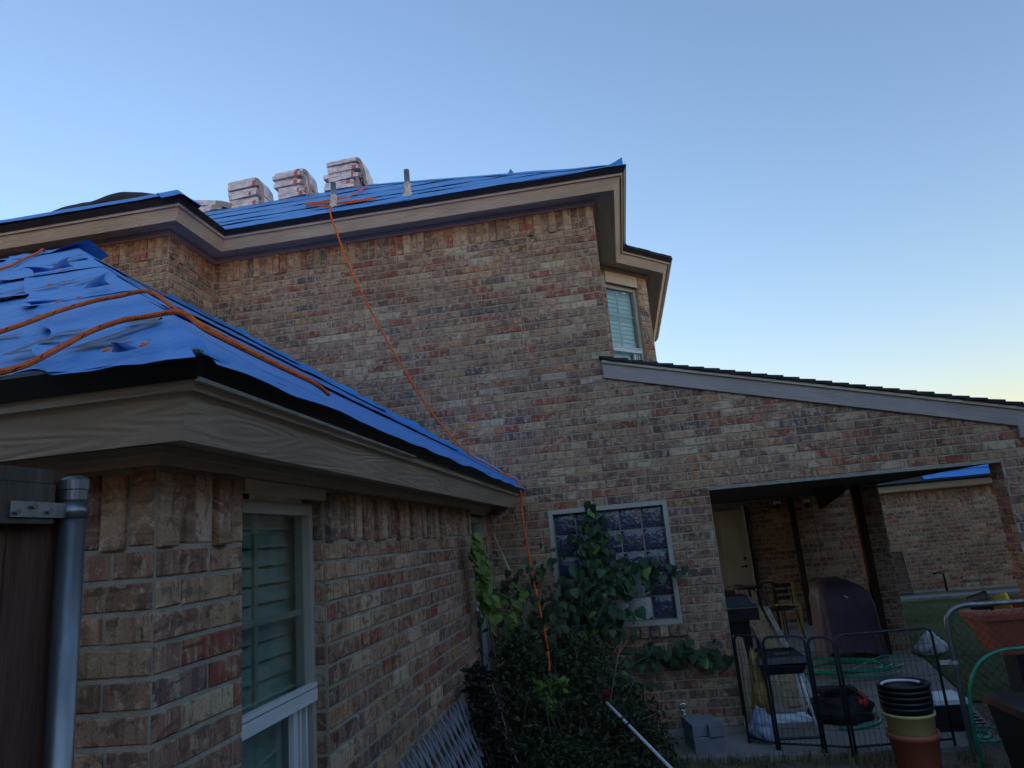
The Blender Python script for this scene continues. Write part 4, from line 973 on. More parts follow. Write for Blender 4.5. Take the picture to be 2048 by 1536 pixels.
pen((1.545, 6.03), (2.29, 6.12), .86, 'widest wire pen panel behind the stacked buckets')
# chain link gate
gt = thing('chain_link_gate', (2.36, 6.0, 0), 'galvanised chain link gate with a rounded pipe corner', 'gate')
mb = MB(); mb.tube(bez([(2.362, 6.0, -.02), (2.362, 6.0, .5), (2.37, 6.0, .86), (2.40, 6.0, .97), (2.50, 6.0, 1.02), (2.7, 6.0, 1.022), (3.4, 6.0, 1.022)], 6), .021, 12); mb.build('pipe_frame', 'galvanised', gt, True)
mb = MB(); 
for i in range(-16, 18):
    for sg in (1, -1):
        x0_ = 2.38+i*.066; p, q = (x0_, 6.0+.003*sg, .02), (x0_+sg*.95, 6.0+.003*sg, .97)
        a, b = Vector(p), Vector(q); ts = []
        lo_t, hi_t = 0., 1.
        for lim, sgn in ((2.385, 1), (3.36, -1)):
            fa = sgn*(a.x-lim); fb_ = sgn*(b.x-lim)
            if fa < 0 and fb_ < 0: lo_t = 2
            elif fa < 0: lo_t = max(lo_t, fa/(fa-fb_))
            elif fb_ < 0: hi_t = min(hi_t, fa/(fa-fb_))
        if hi_t-lo_t > .03: mb.tube([a.lerp(b, lo_t), a.lerp(b, hi_t)], .0016, 4, False)
tag(mb.build('wire_mesh', 'pen_metal', gt), kind='stuff')
mb = MB(); mb.lathe((2.362, 6.0, .60), [(.023, 0), (.028, 0), (.028, .03), (.023, .03)], 12); mb.box((2.315, 6.02, .615), (.09, .012, .03)); mb.build('hinge_clamp', 'bare_metal', gt)
mb = MB(); mb.tube(bez([(2.29, 5.72, -.02), (2.29, 5.72, .32), (2.33, 5.72, .52), (2.42, 5.72, .66), (2.56, 5.72, .728), (2.75, 5.72, .742), (3.3, 5.72, .75)], 6), .0125, 10); tag(mb.build('green_pipe_hoop', 'hose_green', None, True), 'bright green bent pipe hoop in front of the chain link gate', 'pipe')
# nested pots and bucket
BX, BY = 1.84, 5.62
def pot(name, z0, h, r0, r1, mat, lab, cat, rim=.012, grp='stacked pots and buckets'):
    mb = MB(); mb.lathe((BX, BY, z0), [(.001, .01), (r0*.98, .0), (r0, .006), (r1-.006, h-rim*2.2), (r1+.004, h-rim*2), (r1+.006, h), (r1-.006, h), (r1-.014, h-.03), (r0-.01, .02), (.001, .02)], 36); return tag(mb.build(name, mat, None, True), lab, cat, grp)
pot('flower_pot', -.03, .29, .135, .165, 'orange_plastic', 'terracotta coloured plastic pot at the bottom of the nested bucket stack', 'pot', .02)
mb = MB(); n = 40
def yb(a, b):
    t = 2*math.pi*a; top = .385; bot = .232+.018*fbm(math.cos(t)*2, math.sin(t)*2, 2.); z = bot+(top-bot)*b; rr = .142+.020*(z-.2)/.2
    return (BX+rr*math.cos(t), BY+rr*math.sin(t), z)
pot('yellow_bucket', .16, .23, .138, .166, 'yellow_plastic', 'pale yellow bucket nested between the black pots and the terracotta pot', 'bucket', .01)
for k in range(5):
    o = pot('black_pot', .325+k*.037, .11, .150, .166+.001*k, 'black_plastic', 'black plastic nursery pot, %s of the nested stack on the yellow bucket' % (['lowest', 'second from the bottom', 'middle one', 'second from the top', 'topmost'][k]), 'pot', .011, 'nested black pots')
mb = MB(); pts = [(BX+.138*math.cos(a), BY+.138*math.sin(a), .565) for a in [R_(20+i*10) for i in range(16)]]; mb.tube(pts, .010, 8); tag(mb.build('white_ring', 'white_plastic', None, True), 'curved white plastic rim lying inside the top black pot', 'rim')
# white cool box behind the buckets
cbx = thing('storage_box', (2.42, 6.75, 0), 'black storage box with a pale lid behind the stacked buckets', 'box')
mb = MB(); mb.box((2.40, 6.62, .10), (.36, .30, .22)); mb.build('body', 'black_plastic', cbx); mb = MB(); mb.box((2.40, 6.62, .225), (.40, .34, .035)); o = mb.build('lid', 'white_plastic', cbx)
# terracotta planter with clutter
pl_ = thing('planter_box', (3.15, 6.45, 0), 'large terracotta planter trough behind the chain link gate', 'planter')
def frust(c, a0, b0, a1, b1, h, mb):
    x, y, z = c; A = [(x-a0, y-b0, z), (x+a0, y-b0, z), (x+a0, y+b0, z), (x-a0, y+b0, z)]; B = [(x-a1, y-b1, z+h), (x+a1, y-b1, z+h), (x+a1, y+b1, z+h), (x-a1, y+b1, z+h)]; mb.prism(A, B)
mb = MB(); frust((3.25, 6.52, .57), .36, .13, .46, .19, .29, mb); mb.build('trough', 'terracotta', pl_); mb = MB(); frust((3.25, 6.52, .845), .475, .205, .48, .21, .045, mb); mb.build('rim', 'terracotta', pl_)
mb = MB(); mb.box((3.25, 6.52, .27), (.5, .22, .60)); mb.build('stand', 'black_metal', pl_)
for (x, mt, lab, nm, rr) in ((2.84, 'black_plastic', 'black plastic pot lying on the terracotta planter', 'black_pot', .075), (2.99, 'yellow_bright', 'bright yellow pot lying on its side on the terracotta planter', 'yellow_pot', .06), (3.14, 'terracotta', 'small terracotta pot tipped over on the planter trough', 'clay_pot', .055)):
    mb = MB(); mb.lathe((0, 0, 0), [(.001, 0), (rr*.72, 0), (rr, .13), (rr*1.08, .13), (rr*1.08, .155), (rr*.95, .155), (rr*.7, .02), (.001, .02)], 20)
    m4 = Matrix.Translation((x-.06, 6.52, .892+rr*.98)) @ Matrix.Rotation(R_(80), 4, 'Y') @ Matrix.Rotation(R_(20), 4, 'X'); mb.v = [tuple(m4 @ Vector(v)) for v in mb.v]; tag(mb.build(nm, mt, None, True), lab, 'pot')
# black bin at the picture edge
bn_ = thing('waste_bin', (2.62, 5.1, 0), 'black plastic waste bin in front of the chain link gate', 'bin')
mb = MB(); frust((2.62, 5.15, -.03), .27, .24, .33, .29, .50, mb); mb.build('body', 'black_plastic', bn_); mb = MB(); frust((2.62, 5.15, .47), .35, .31, .34, .30, .045, mb); mb.build('rim', 'black_plastic', bn_)
# wooden stake behind it
mb = MB(); mb.tube([(2.60, 5.75, -.02), (2.56, 5.80, .48)], .025, 8); tag(mb.build('wooden_stake', 'rail_wood', None), 'short grey wooden stake behind the black waste bin', 'stake')
# grating
mb = MB()
for i in range(7): mb.box((2.55+.0, 6.45+i*.05, .06+i*.012), (.26, .012, .012))
for i in range(3): mb.box((2.45+i*.1, 6.6, .09), (.012, .34, .012), Matrix.Rotation(R_(13), 4, 'X'))
tag(mb.build('metal_grating', 'black_metal'), 'small dark metal grating lying beside the gate post', 'grating')

# covered grill
cg = thing('covered_grill', (2.68, 9.75, 0), 'tall barbecue under a dark purple fabric cover on the patio', 'grill')
mb = MB(); nseg = 40; prof = [(.08, .47, .52), (.14, .46, .50), (.35, .445, .48), (.55, .44, .46), (.72, .435, .44), (.83, .405, .40), (.91, .34, .33), (.965, .22, .2), (.985, .08, .08), (.988, .01, .01)]
gx, gy = 2.68, 9.85
V = []
for z, a, b in prof:
    ring = []
    for k in range(nseg):
        t = 2*math.pi*k/nseg; cxx, sxx = math.cos(t), math.sin(t); e = .42
        px = a*.80*math.copysign(abs(cxx)**e, cxx); py = b*.7*math.copysign(abs(sxx)**e, sxx)
        fo = 1+.05*math.sin(t*9+z*3)*(1-z)+.035*fbm(math.cos(t)*6, math.sin(t)*6, z*1.2)+.03*fbm(math.cos(t)*3, math.sin(t)*3, z*3)
        zz = z+(.05*math.sin(t*3+1) if z < .1 else 0)-(.09*max(0, cxx)*z)
        ring.append((gx+px*fo, gy+py*fo, zz))
    V.append(ring)
n0 = len(mb.v)
for ring in V: mb.v += ring
for i in range(len(V)-1):
    for k in range(nseg): k2 = (k+1) % nseg; mb.face((n0+i*nseg+k, n0+i*nseg+k2, n0+(i+1)*nseg+k2, n0+(i+1)*nseg+k))
mb.build('cover', 'cover_purple', cg, True)
for sx in (-1, 1):
    for sy in (-1, 1): mb = MB(); mb.tube([(gx+sx*.26, gy+sy*.2, 0), (gx+sx*.26, gy+sy*.2, .3)], .02, 8); mb.build('leg', 'black_metal', cg)
mb = MB(); mb.box((gx-.02, gy-.325, .76), (.05, .012, .018), Matrix.Rotation(.5, 4, 'Y')); mb.build('strap_buckle', 'white_plastic', cg)
# small black charcoal barbecue on tube legs
sg_ = thing('charcoal_grill', (1.20, 6.62, 0), 'small black charcoal barbecue on pale tube legs behind the pen', 'grill')
mb = MB(); frust((1.20, 6.62, .50), .16, .11, .20, .15, .09, mb); mb.build('bowl', 'black_metal', sg_)
mb = MB(); frust((1.20, 6.62, .592), .205, .155, .19, .14, .05, mb); frust((1.20, 6.62, .642), .19, .14, .14, .09, .04, mb); mb.build('lid', 'black_metal', sg_)
mb = MB(); mb.tube([(1.14, 6.47, .665), (1.14, 6.44, .68), (1.26, 6.44, .68), (1.26, 6.47, .665)], .007, 6); mb.build('lid_handle', 'chrome', sg_)
for (a, b) in (((1.06, 6.54, .51), (1.05, 6.46, 0)), ((1.33, 6.54, .51), (1.40, 6.46, 0)), ((1.06, 6.72, .51), (1.05, 6.8, 0)), ((1.33, 6.72, .51), (1.40, 6.8, 0))):
    mb = MB(); mb.tube([a, b], .0115, 8); mb.build('leg', 'white_plastic', sg_, True)
mb = MB()
for i in range(9): mb.tube([(1.06, 6.48+i*.035, .13), (1.38, 6.48+i*.035, .13)], .003, 5)
mb.tube([(1.06, 6.48, .13), (1.06, 6.76, .13)], .004, 5); mb.tube([(1.38, 6.48, .13), (1.38, 6.76, .13)], .004, 5); mb.build('wire_rack', 'chrome', sg_)
mb = MB(); mb.tube([(1.02, 6.46, .012), (1.42, 6.46, .012)], .010, 6); mb.build('foot_bar', 'black_metal', sg_)
# black gas grill behind the pier
gg = thing('gas_grill', (1.02, 7.4, 0), 'black gas grill with a chrome edge just inside the patio opening', 'grill')
mb = MB(); mb.box((.99, 7.4, .93), (.40, .42, .13)); mb.build('firebox', 'black_metal', gg); mb = MB(); mb.box((.99, 7.19, .985), (.40, .012, .012)); mb.build('chrome_trim', 'chrome', gg)
mb = MB(); frust((.97, 7.42, .995), .19, .19, .15, .13, .09, mb); mb.build('hood', 'black_metal', gg)
mb = MB(); mb.box((.97, 7.42, .43), (.26, .3, .87)); mb.build('cabinet', 'black_metal', gg)
mb = MB(); mb.box((.95, 7.5, 1.105), (.17, .12, .04)); tag(mb.build('wicker_basket', 'post_wood'), 'small brown basket standing on the black gas grill', 'basket')
# planks leaning inside the patio
for k, (a, b, mt, w_, lab) in enumerate((((1.27, 8.42, .95), (1.42, 7.42, .02), 'plank_wood', .11, 'weathered plank, widest of the boards leaning inside the patio'), ((1.36, 8.40, .90), (1.53, 7.50, .02), 'plank_wood', .06, 'narrow brown plank leaning between the other patio boards'), ((1.47, 8.38, .84), (1.66, 7.60, .02), 'pale_plank', .045, 'pale painted strip of wood leaning beside the brown patio planks'))):
    a, b = Vector(a), Vector(b); t_ = (b-a).normalized(); s2 = Vector((1, .1, 0)).normalized()*w_/2; n2 = t_.cross(s2).normalized()*.012
    mb = MB(); mb.prism([a-s2-n2, a+s2-n2, a+s2+n2, a-s2+n2], [b-s2-n2, b+s2-n2, b+s2+n2, b-s2+n2]); tag(mb.build('plank', mt), lab, 'plank', 'planks leaning in the patio')
# cardboard and bags by the pier
mb = MB(); a, b = Vector((.875, 6.60, .80)), Vector((.93, 6.56, .10)); mb.prism([(.845, 6.64, .82), (.92, 6.60, .80), (.92, 6.63, .80), (.845, 6.67, .82)], [(.86, 6.60, .10), (.985, 6.55, .12), (.985, 6.58, .12), (.86, 6.63, .10)]); tag(mb.build('cardboard_sheet', 'plank_wood'), 'tall torn cardboard sheet leaning on the brick pier edge', 'cardboard')
def blob(name, c, s_, mat, lab, cat, seed, pinch=.25, amp=.25):
    bm = bmesh.new(); bmesh.ops.create_icosphere(bm, subdivisions=4, radius=1)
    for v in bm.verts:
        n_ = v.co.normalized(); k = 1+amp*mnoise.noise(n_*2+Vector((seed, 0, 0)))+amp*.5*mnoise.noise(n_*6+Vector((0, seed, 0)))
        p = n_*k; p.x *= 1-pinch*max(0, p.z); p.y *= 1-pinch*max(0, p.z); p.z = max(p.z, -.8)
        v.co = Vector(c)+Vector((p.x*s_[0], p.y*s_[1], p.z*s_[2]))
    me = bpy.data.meshes.new(name); bm.to_mesh(me); bm.free(); me.materials.append(M[mat]); me.polygons.foreach_set('use_smooth', [True]*len(me.polygons))
    o = bpy.data.objects.new(name, me); COL.objects.link(o); return tag(o, lab, cat)
blob('ochre_sack', (1.0, 6.62, .37), (.09, .08, .30), 'ochre_bag', 'crumpled ochre sack standing beside the brick pier', 'sack', 2., .3, .4)
blob('plastic_bag', (.95, 6.45, .10), (.11, .10, .15), 'bag_blue', 'crumpled grey blue plastic bag at the foot of the pier', 'bag', 5., .35, .4)
blob('plastic_bag', (3.62, 9.75, .09), (.17, .12, .15), 'bag_white', 'crumpled white plastic bag on the lawn behind the pen', 'bag', 9., .45, .4)
# duffel bag
db = thing('duffel_bag', (1.70, 6.9, 0), 'black duffel bag on the patio slab behind the pen', 'bag')
o = blob('bag_body', (1.70, 6.92, .11), (.28, .17, .15), 'black_cloth', None, None, 3., .1, .3); put(o, db)
mb = MB(); mb.tube(bez([(1.52, 6.78, .20), (1.58, 6.76, .29), (1.76, 6.76, .31), (1.88, 6.78, .21)], 6), .014, 6); mb.build('carry_handle', 'black_cloth', db, True)
mb = MB(); mb.box((1.68, 6.86, .28), (.34, .15, .05)); o = mb.build('top_flap', 'black_cloth', db); o.modifiers.new('b', 'BEVEL').width = .02
blob('red_glove', (1.87, 6.80, .20), (.04, .035, .07), 'red_cloth', 'red cloth item tucked on the end of the black duffel bag', 'cloth', 7., .2, .4)
# garden hose
pts = []
for i in range(150):
    t = i/150*2*math.pi*4.2; k = i/150; rx = .52-.10*math.sin(t*.37); ry = .17-.04*math.cos(t*.6); pts.append((2.30+rx*math.cos(t)+.12*math.sin(t*.31), 8.85+ry*2.2*math.sin(t)+.1*math.cos(t*.43), .03+.02*(i % 7)/7+.07*k))
tail = [(2.0, 8.2, .05), (1.95, 7.6, .03), (2.05, 7.1, .02), (1.95, 6.75, .02), (1.7, 6.62, .02), (1.6, 6.66, .02)]
mb = MB(); mb.tube(bez(pts[::3]+tail, 4), .012, 8); tag(mb.build('garden_hose', 'hose_green', None, True), 'coiled green garden hose spread over the patio slab', 'hose')
mb = MB(); mb.tube(bez([(2.5, 6.35, .015), (2.58, 6.42, .015), (2.62, 6.3, .02), (2.55, 6.2, .02), (2.46, 6.26, .025), (2.52, 6.4, .03), (2.66, 6.5, .02), (2.75, 6.35, .02), (2.6, 6.12, .02), (2.42, 6.15, .02)], 8), .011, 8); tag(mb.build('garden_hose', 'hose_green', None, True), 'short tangle of green hose beside the chain link gate', 'hose')
# patio furniture
def wire_chair(loc, rz, lab):
    t = thing('metal_chair', loc, lab, 'chair', 'dark metal patio chairs'); m4 = Matrix.Translation(loc) @ Matrix.Rotation(rz, 4, 'Z')
    def P(*p): return tuple(m4 @ Vector(p))
    mb = MB(); ring = [P(.22*math.cos(a), .22*math.sin(a), .45) for a in [i*math.pi/10 for i in range(20)]]; mb.tube(ring, .011, 6, closed=True)
    mb.v += [P(0, 0, .445)]; c = len(mb.v)-1; n1 = len(mb.v); mb.v += [P(.215*math.cos(i*math.pi/10), .215*math.sin(i*math.pi/10), .45) for i in range(20)]
    for i in range(20): mb.face((c, n1+i, n1+(i+1) % 20))
    mb.build('seat', 'black_metal', t)
    for a in (45, 135, 225, 315): mb = MB(); ca, sa = math.cos(R_(a)), math.sin(R_(a)); mb.tube([P(.18*ca, .18*sa, .45), P(.25*ca, .25*sa, 0)], .010, 6); mb.build('leg', 'black_metal', t)
    mb = MB(); mb.tube([P(x, y, z) for x, y, z in bez([(-.23, .02, .46), (-.25, .1, .70), (-.13, .25, .80), (0, .28, .82), (.13, .25, .80), (.25, .1, .70), (.23, .02, .46)], 5)], .012, 6); mb.build('back_frame', 'black_metal', t)
    for x in (-.12, -.04, .04, .12): mb = MB(); mb.tube([P(x, .20, .45), P(x, .265, .80)], .006, 5); mb.build('spindle', 'black_metal', t)
wire_chair((2.25, 11.45, 0), .5, 'dark round-seated metal patio chair beside the yellow wooden chair'); wire_chair((1.78, 11.9, 0), 2.6, 'dark metal patio chair half hidden behind the leaning planks')
tb = thing('bistro_table', (1.66, 10.55, 0), 'small round black table top inside the patio near the door', 'table')
mb = MB(); mb.lathe((1.66, 10.55, .86), [(.001, 0), (.20, 0), (.21, .012), (.20, .022), (.001, .022)], 28); mb.build('table_top', 'black_metal', tb); mb = MB(); mb.tube([(1.66, 10.55, 0), (1.66, 10.55, .86)], .02, 8); mb.build('stem', 'black_metal', tb); mb = MB(); mb.lathe((1.66, 10.55, 0), [(.17, 0), (.16, .02), (.03, .05)], 20); mb.build('foot', 'black_metal', tb)
wc = thing('wooden_chair', (2.55, 12.3, 0), 'worn yellow wooden chair standing against the back wall', 'chair')
ox, oy = 2.50, 12.25
mb = MB(); mb.box((ox, oy, .40), (.34, .34, .03)); mb.build('seat', 'yellow_wood', wc)
for sx, sy, h, mt in ((-1, -1, .39, 'yellow_wood'), (1, -1, .39, 'yellow_wood'), (-1, 1, .74, 'post_wood'), (1, 1, .74, 'yellow_wood')): mb = MB(); mb.box((ox+sx*.15, oy+sy*.15, h/2), (.035, .035, h)); mb.build('leg', mt, wc)
for z in (.5, .6, .70): mb = MB(); mb.box((ox, oy+.15, z), (.28, .02, .06)); mb.build('back_slat', 'post_wood', wc)
mb = MB(); mb.tube(bez([(2.70, 10.5, 2.14), (2.69, 10.5, 1.8), (2.715, 10.5, 1.4), (2.71, 10.5, 1.2), (2.74, 10.5, 1.17)], 5), .005, 6); tag(mb.build('hanging_cord', 'black_plastic', None), 'thin dark cord dangling from the patio ceiling', 'cord')
# lattice panel leaning on the wing wall
lt = thing('lattice_panel', (-1.1, 4.2, 0), 'weathered grey lattice panel leaning on the wing wall below the window', 'lattice')
LA, LB = 3.3, 4.95; zt_, zb_ = .80, -.02; xt, xb = XN+.06, XN+.38
def LP(y, z): f = (z-zb_)/(zt_-zb_); return Vector((xb+(xt-xb)*f, y, z))
nl = Vector((zt_-zb_, 0, -(xt-xb))).normalized()
for fam, sgn in ((0, 1), (1, -1)):
    k = -10
    while k < 26:
        y0 = LA+k*.098; sl_ = .30*sgn-.05
        y1 = y0+sl_*(1 if fam == 0 else 1)
        p, q = (y0, zb_), (y1, zt_)
        if min(y0, y1) > LA-.02 and max(y0, y1) < LB+.02:
            A, B = LP(*p)+nl*(.006*fam), LP(*q)+nl*(.006*fam); t_ = (B-A).normalized(); s2 = t_.cross(nl)*.0165
            mb = MB(); mb.prism([A-s2, A+s2, A+s2+nl*.005, A-s2+nl*.005], [B-s2, B+s2, B+s2+nl*.005, B-s2+nl*.005]); mb.build('slat', 'lattice_paint', lt)
        k += 1
# sticks
mb = MB(); mb.tube([(-1.262, 6.62, 1.935), (-.60, 6.25, .30)], .011, 8); tag(mb.build('broom_handle', 'stick_wood', None, True), 'pale wooden pole leaning into the corner beside the narrow window', 'pole')
mb = MB(); mb.tube([(-.268, 5.25, .637), (.427, 4.72, .0)], .0115, 10); pv = mb.build('plastic_pipe', 'white_plastic', None, True); tag(pv, 'white plastic pipe sloping down out of the shrub', 'pipe')
for t in (.14, .19): p = Vector((-.268, 5.25, .637)).lerp(Vector((.427, 4.72, .0)), t); q = Vector((-.268, 5.25, .637)).lerp(Vector((.427, 4.72, .0)), t+.012); mb = MB(); mb.tube([p, q], .0145, 10); mb.build('tape_band', 'black_plastic', pv)

# ================================================================== plants
rp = random.Random(12)
def leaf_mesh(name, mat, heart=True):
    mb = MB(); 
    out = [(0, 0), (.30, -.12), (.50, .12), (.46, .42), (.24, .74), (0, 1.05), (-.24, .74), (-.46, .42), (-.50, .12), (-.30, -.12)] if heart else [(0, 0), (.2, .25), (.22, .55), (0, 1), (-.22, .55), (-.2, .25)]
    mb.v = [(x, y, -.18*x*x*2-.16*y*y) for x, y in out]+[(0, .4, .02)]; c = len(out)
    for i in range(len(out)): mb.face((c, i, (i+1) % len(out)))
    return mb.mesh(name, mat, True)
LM = {k: leaf_mesh('leaf', k) for k in ('leaf_green', 'leaf_lime', 'leaf_yellow', 'leaf_dark')}
def add_leaf(parent, p, size, nrm, mat):
    o = bpy.data.objects.new('leaf', LM[mat]); COL.objects.link(o); z = Vector(nrm).normalized(); dn = Vector((rp.uniform(-.6, .6), rp.uniform(-.3, .3), -1)); y = (dn-z*dn.dot(z)).normalized(); x = y.cross(z)
    m = Matrix((x, y, z)).transposed().to_4x4(); m.translation = Vector(p); o.matrix_basis = m @ Matrix.Scale(size, 4); o.parent = parent; o.matrix_parent_inverse = base_of(parent).inverted()
def vine(loc, label, spots, mat, stems, grp=None, nrm=(0, -1, .35), cat='vine', name='climbing_vine'):
    t = thing(name, loc, label, cat, grp)
    mb = MB()
    for s_ in stems: mb.tube(bez(s_, 5), .006, 5)
    mb.build('stem', 'stem_brown', t)
    for (c, sx, sy, sz, n, sz_) in spots:
        for i in range(int(n*1.55)):
            a = rp.gauss(0, .5); b = rp.gauss(0, .5); p = (c[0]+sx*a, c[1]+sy*rp.uniform(-1, 1), c[2]+sz*b)
            mt = mat if rp.random() > .06 else 'leaf_lime'
            nn = Vector(nrm)+Vector((rp.uniform(-1.1, 1.1), rp.uniform(-.5, .7), rp.uniform(-.6, 1.1))); add_leaf(t, p, sz_*rp.uniform(.45, 1.12), nn, mt)
    return t
vine((-.25, 6.5, 0), 'dark green broad-leaved vine climbing over the glass block window', [((-.30, 6.58, 1.92), .13, .04, .16, 24, .095), ((-.27, 6.56, 1.68), .22, .05, .20, 40, .10), ((-.22, 6.52, 1.42), .36, .06, .20, 66, .10), ((.15, 6.58, 1.46), .32, .04, .08, 28, .095), ((-.42, 6.45, 1.18), .38, .08, .26, 62, .10), ((-.18, 6.44, 1.05), .18, .06, .22, 24, .115), ((-.75, 6.45, 1.62), .16, .06, .16, 10, .085)], 'leaf_green',
     [[(-.45, 6.4, 0), (-.42, 6.45, .7), (-.35, 6.52, 1.3), (-.31, 6.58, 1.98)], [(-.42, 6.45, .7), (-.2, 6.5, 1.2), (.1, 6.56, 1.45), (.36, 6.58, 1.48)], [(-.8, 6.2, .6), (-.6, 6.4, 1.1), (-.3, 6.5, 1.4)], [(-.9, 6.1, .7), (-.62, 6.3, 1.1), (-.42, 6.35, 1.42)]])
vine((.35, 6.6, 0), 'low runner of dark broad leaves along the brick below the window', [((.12, 6.60, .70), .26, .03, .10, 16, .095), ((.36, 6.62, .72), .16, .03, .10, 14, .105), ((.60, 6.62, .68), .18, .03, .09, 12, .11)], 'leaf_green', [[(-.3, 6.4, .5), (0, 6.55, .68), (.3, 6.62, .72), (.68, 6.64, .70)]])
vine((-1.2, 5.5, 0), 'yellow green vine hanging on the wing wall by the narrow window', [((-1.17, 5.42, 1.78), .05, .07, .10, 24, .075), ((-1.14, 5.48, 1.55), .06, .08, .18, 34, .08), ((-1.14, 5.60, 1.32), .06, .08, .14, 22, .075), ((-1.05, 5.85, 1.25), .18, .10, .16, 26, .07)], 'leaf_lime', [[(-1.05, 5.7, 0), (-1.1, 5.6, .8), (-1.15, 5.5, 1.4), (-1.18, 5.42, 1.85)]], None, (1, -.6, .4))
vine((-.8, 6.0, 0), 'tangled green vine mass in the corner around the hanging rope', [((-.95, 6.25, 1.45), .30, .15, .16, 30, .08), ((-.75, 6.1, 1.20), .50, .2, .25, 60, .085), ((-.95, 5.9, .95), .34, .2, .25, 46, .08), ((-.45, 6.0, .80), .40, .2, .25, 46, .09), ((-.2, 5.9, .62), .34, .2, .2, 26, .085)], 'leaf_dark', [[(-.9, 5.9, 0), (-.9, 6.0, .8), (-.85, 6.1, 1.5)], [(-.6, 5.9, 0), (-.5, 6.1, .7), (-.2, 6.2, 1.3)]], None, (.1, -1, .5))
def shrub(loc, label, clumps, mat, n, leaf, twigs, name='shrub', cat='shrub', dry=10):
    t = thing(name, loc, label, cat); mb = MB()
    for i in range(n):
        c, rx, ry, rz = rp.choice(clumps)
        while True:
            p = Vector((rp.uniform(-1, 1), rp.uniform(-1, 1), rp.uniform(-1, 1)))
            if p.length < 1: break
        p *= .55+.45*rp.random()
        q = Vector(c)+Vector((p.x*rx, p.y*ry, p.z*rz))
        if q.z < 0: q.z = rp.uniform(0, .1)
        s_ = leaf*rp.uniform(.5, 1.3); a = Vector((rp.uniform(-1, 1), rp.uniform(-1, 1), rp.uniform(-.4, 1))).normalized(); b = a.cross(Vector((rp.uniform(-1, 1), rp.uniform(-1, 1), rp.uniform(-1, 1)))).normalized()
        mb.quad(q, q+a*s_*.5+b*s_*.25, q+a*s_, q+a*s_*.5-b*s_*.25)
    tag(mb.build('crown', mat, t), kind='stuff')
    mb = MB(); m2 = MB()
    for i in range(twigs):
        c, rx, ry, rz = rp.choice(clumps); b = Vector((loc[0]+rp.uniform(-.25, .25), loc[1]+rp.uniform(-.2, .2), 0)); e = Vector(c)+Vector((rp.uniform(-1.1, 1.1)*rx, rp.uniform(-1.1, .9)*ry, rp.uniform(-.2, 1.15)*rz))
        md = b.lerp(e, .5)+Vector((rp.uniform(-.12, .12), rp.uniform(-.12, .12), rp.uniform(0, .15)))
        (m2 if i < dry else mb).tube(bez([b, md, e], 5), [.006-.004*k/10 for k in range(11)], 4)
    mb.build('stem', 'stem_brown', t)
    if m2.v: m2.build('dry_twig', 'stem_dry', t)
    return t
sh = shrub((-.55, 5.5, 0), 'large dark tangled rose shrub filling the corner under the window', [((-.85, 5.3, .45), .42, .45, .50), ((-.45, 5.5, .50), .48, .45, .50), ((-.12, 5.7, .30), .36, .38, .38), ((-.62, 5.0, .25), .50, .40, .34), ((-.95, 5.7, .75), .28, .35, .40), ((-.5, 5.9, .72), .40, .3, .34), ((-.1, 5.3, .15), .4, .4, .22)], 'leaf_dark', 17000, .045, 85, 'rose_shrub', 'shrub', 22)
bm = bmesh.new()
mb = MB()
for i in range(26):
    a = i*2.4; rr = .006+.0013*i; t = Vector((math.cos(a), math.sin(a), 0)); s2 = Vector((-math.sin(a), math.cos(a), 0)); c = Vector((-.259, 5.22, .69))
    mb.quad(c+t*rr*.5-s2*.014, c+t*rr*.5+s2*.014, c+t*rr+s2*.012+Vector((0, 0, .03-.0006*i)), c+t*rr-s2*.012+Vector((0, 0, .03-.0006*i)))
mb.build('rose_bloom', 'petal_red', sh)
shrub((-1.08, 4.95, 0), 'rust dark shrub with sparse leaves against the wing wall', [((-1.14, 5.0, .85), .10, .14, .18), ((-1.08, 4.92, .66), .14, .2, .2), ((-1.02, 4.9, .4), .16, .25, .3)], 'leaf_rust', 1500, .05, 30, 'shrub', 'shrub', 3)
shrub((-.70, 5.1, 0), 'bright lime green sprig standing out of the dark shrub', [((-.70, 5.16, .74), .09, .06, .09), ((-.58, 5.2, .78), .07, .05, .05), ((-.66, 5.15, .64), .07, .05, .06)], 'leaf_lime', 130, .06, 6, 'lime_sprig', 'plant', 0)
# grass
def blades(name, n, area, hgt, mat, label, dens=None, z=-.03):
    mb = MB(); k = 0
    while k < n:
        x = rp.uniform(area[0], area[1]); y = rp.uniform(area[2], area[3])
        if dens and not dens(x, y): continue
        k += 1; h = hgt*rp.uniform(.4, 1.3); a = rp.uniform(0, 6.28); w_ = .0035; l_ = rp.uniform(.1, .9)*h; dx, dy = math.cos(a), math.sin(a); n0 = len(mb.v)
        mb.v += [(x-dy*w_, y+dx*w_, z), (x+dy*w_, y-dx*w_, z), (x+dx*l_*.4+dy*w_*.7, y+dy*l_*.4-dx*w_*.7, z+h*.6), (x+dx*l_*.4-dy*w_*.7, y+dy*l_*.4+dx*w_*.7, z+h*.6), (x+dx*l_, y+dy*l_, z+h)]
        mb.face((n0, n0+1, n0+2, n0+3)); mb.face((n0+3, n0+2, n0+4))
    return tag(mb.build(name, mat), label, None, None, 'stuff')
notslab = lambda x, y: not (.3 < x < 2.64 and y > 6.12) and not (x < -.3 and y > 5.0)
blades('dry_grass', 9000, (-.6, 3.4, 4.6, 6.65), .075, 'grass_dry', 'dry tufted grass in front of the pen', lambda x, y: notslab(x, y) and fbm(x*2.2, y*2.2) > -.12)
blades('lawn_grass', 9000, (3.1, 8.5, 7.5, 15.0), .05, 'grass_green', 'green lawn blades behind the gate', lambda x, y: x > 3.05+max(0, (9.5-y))*.0)

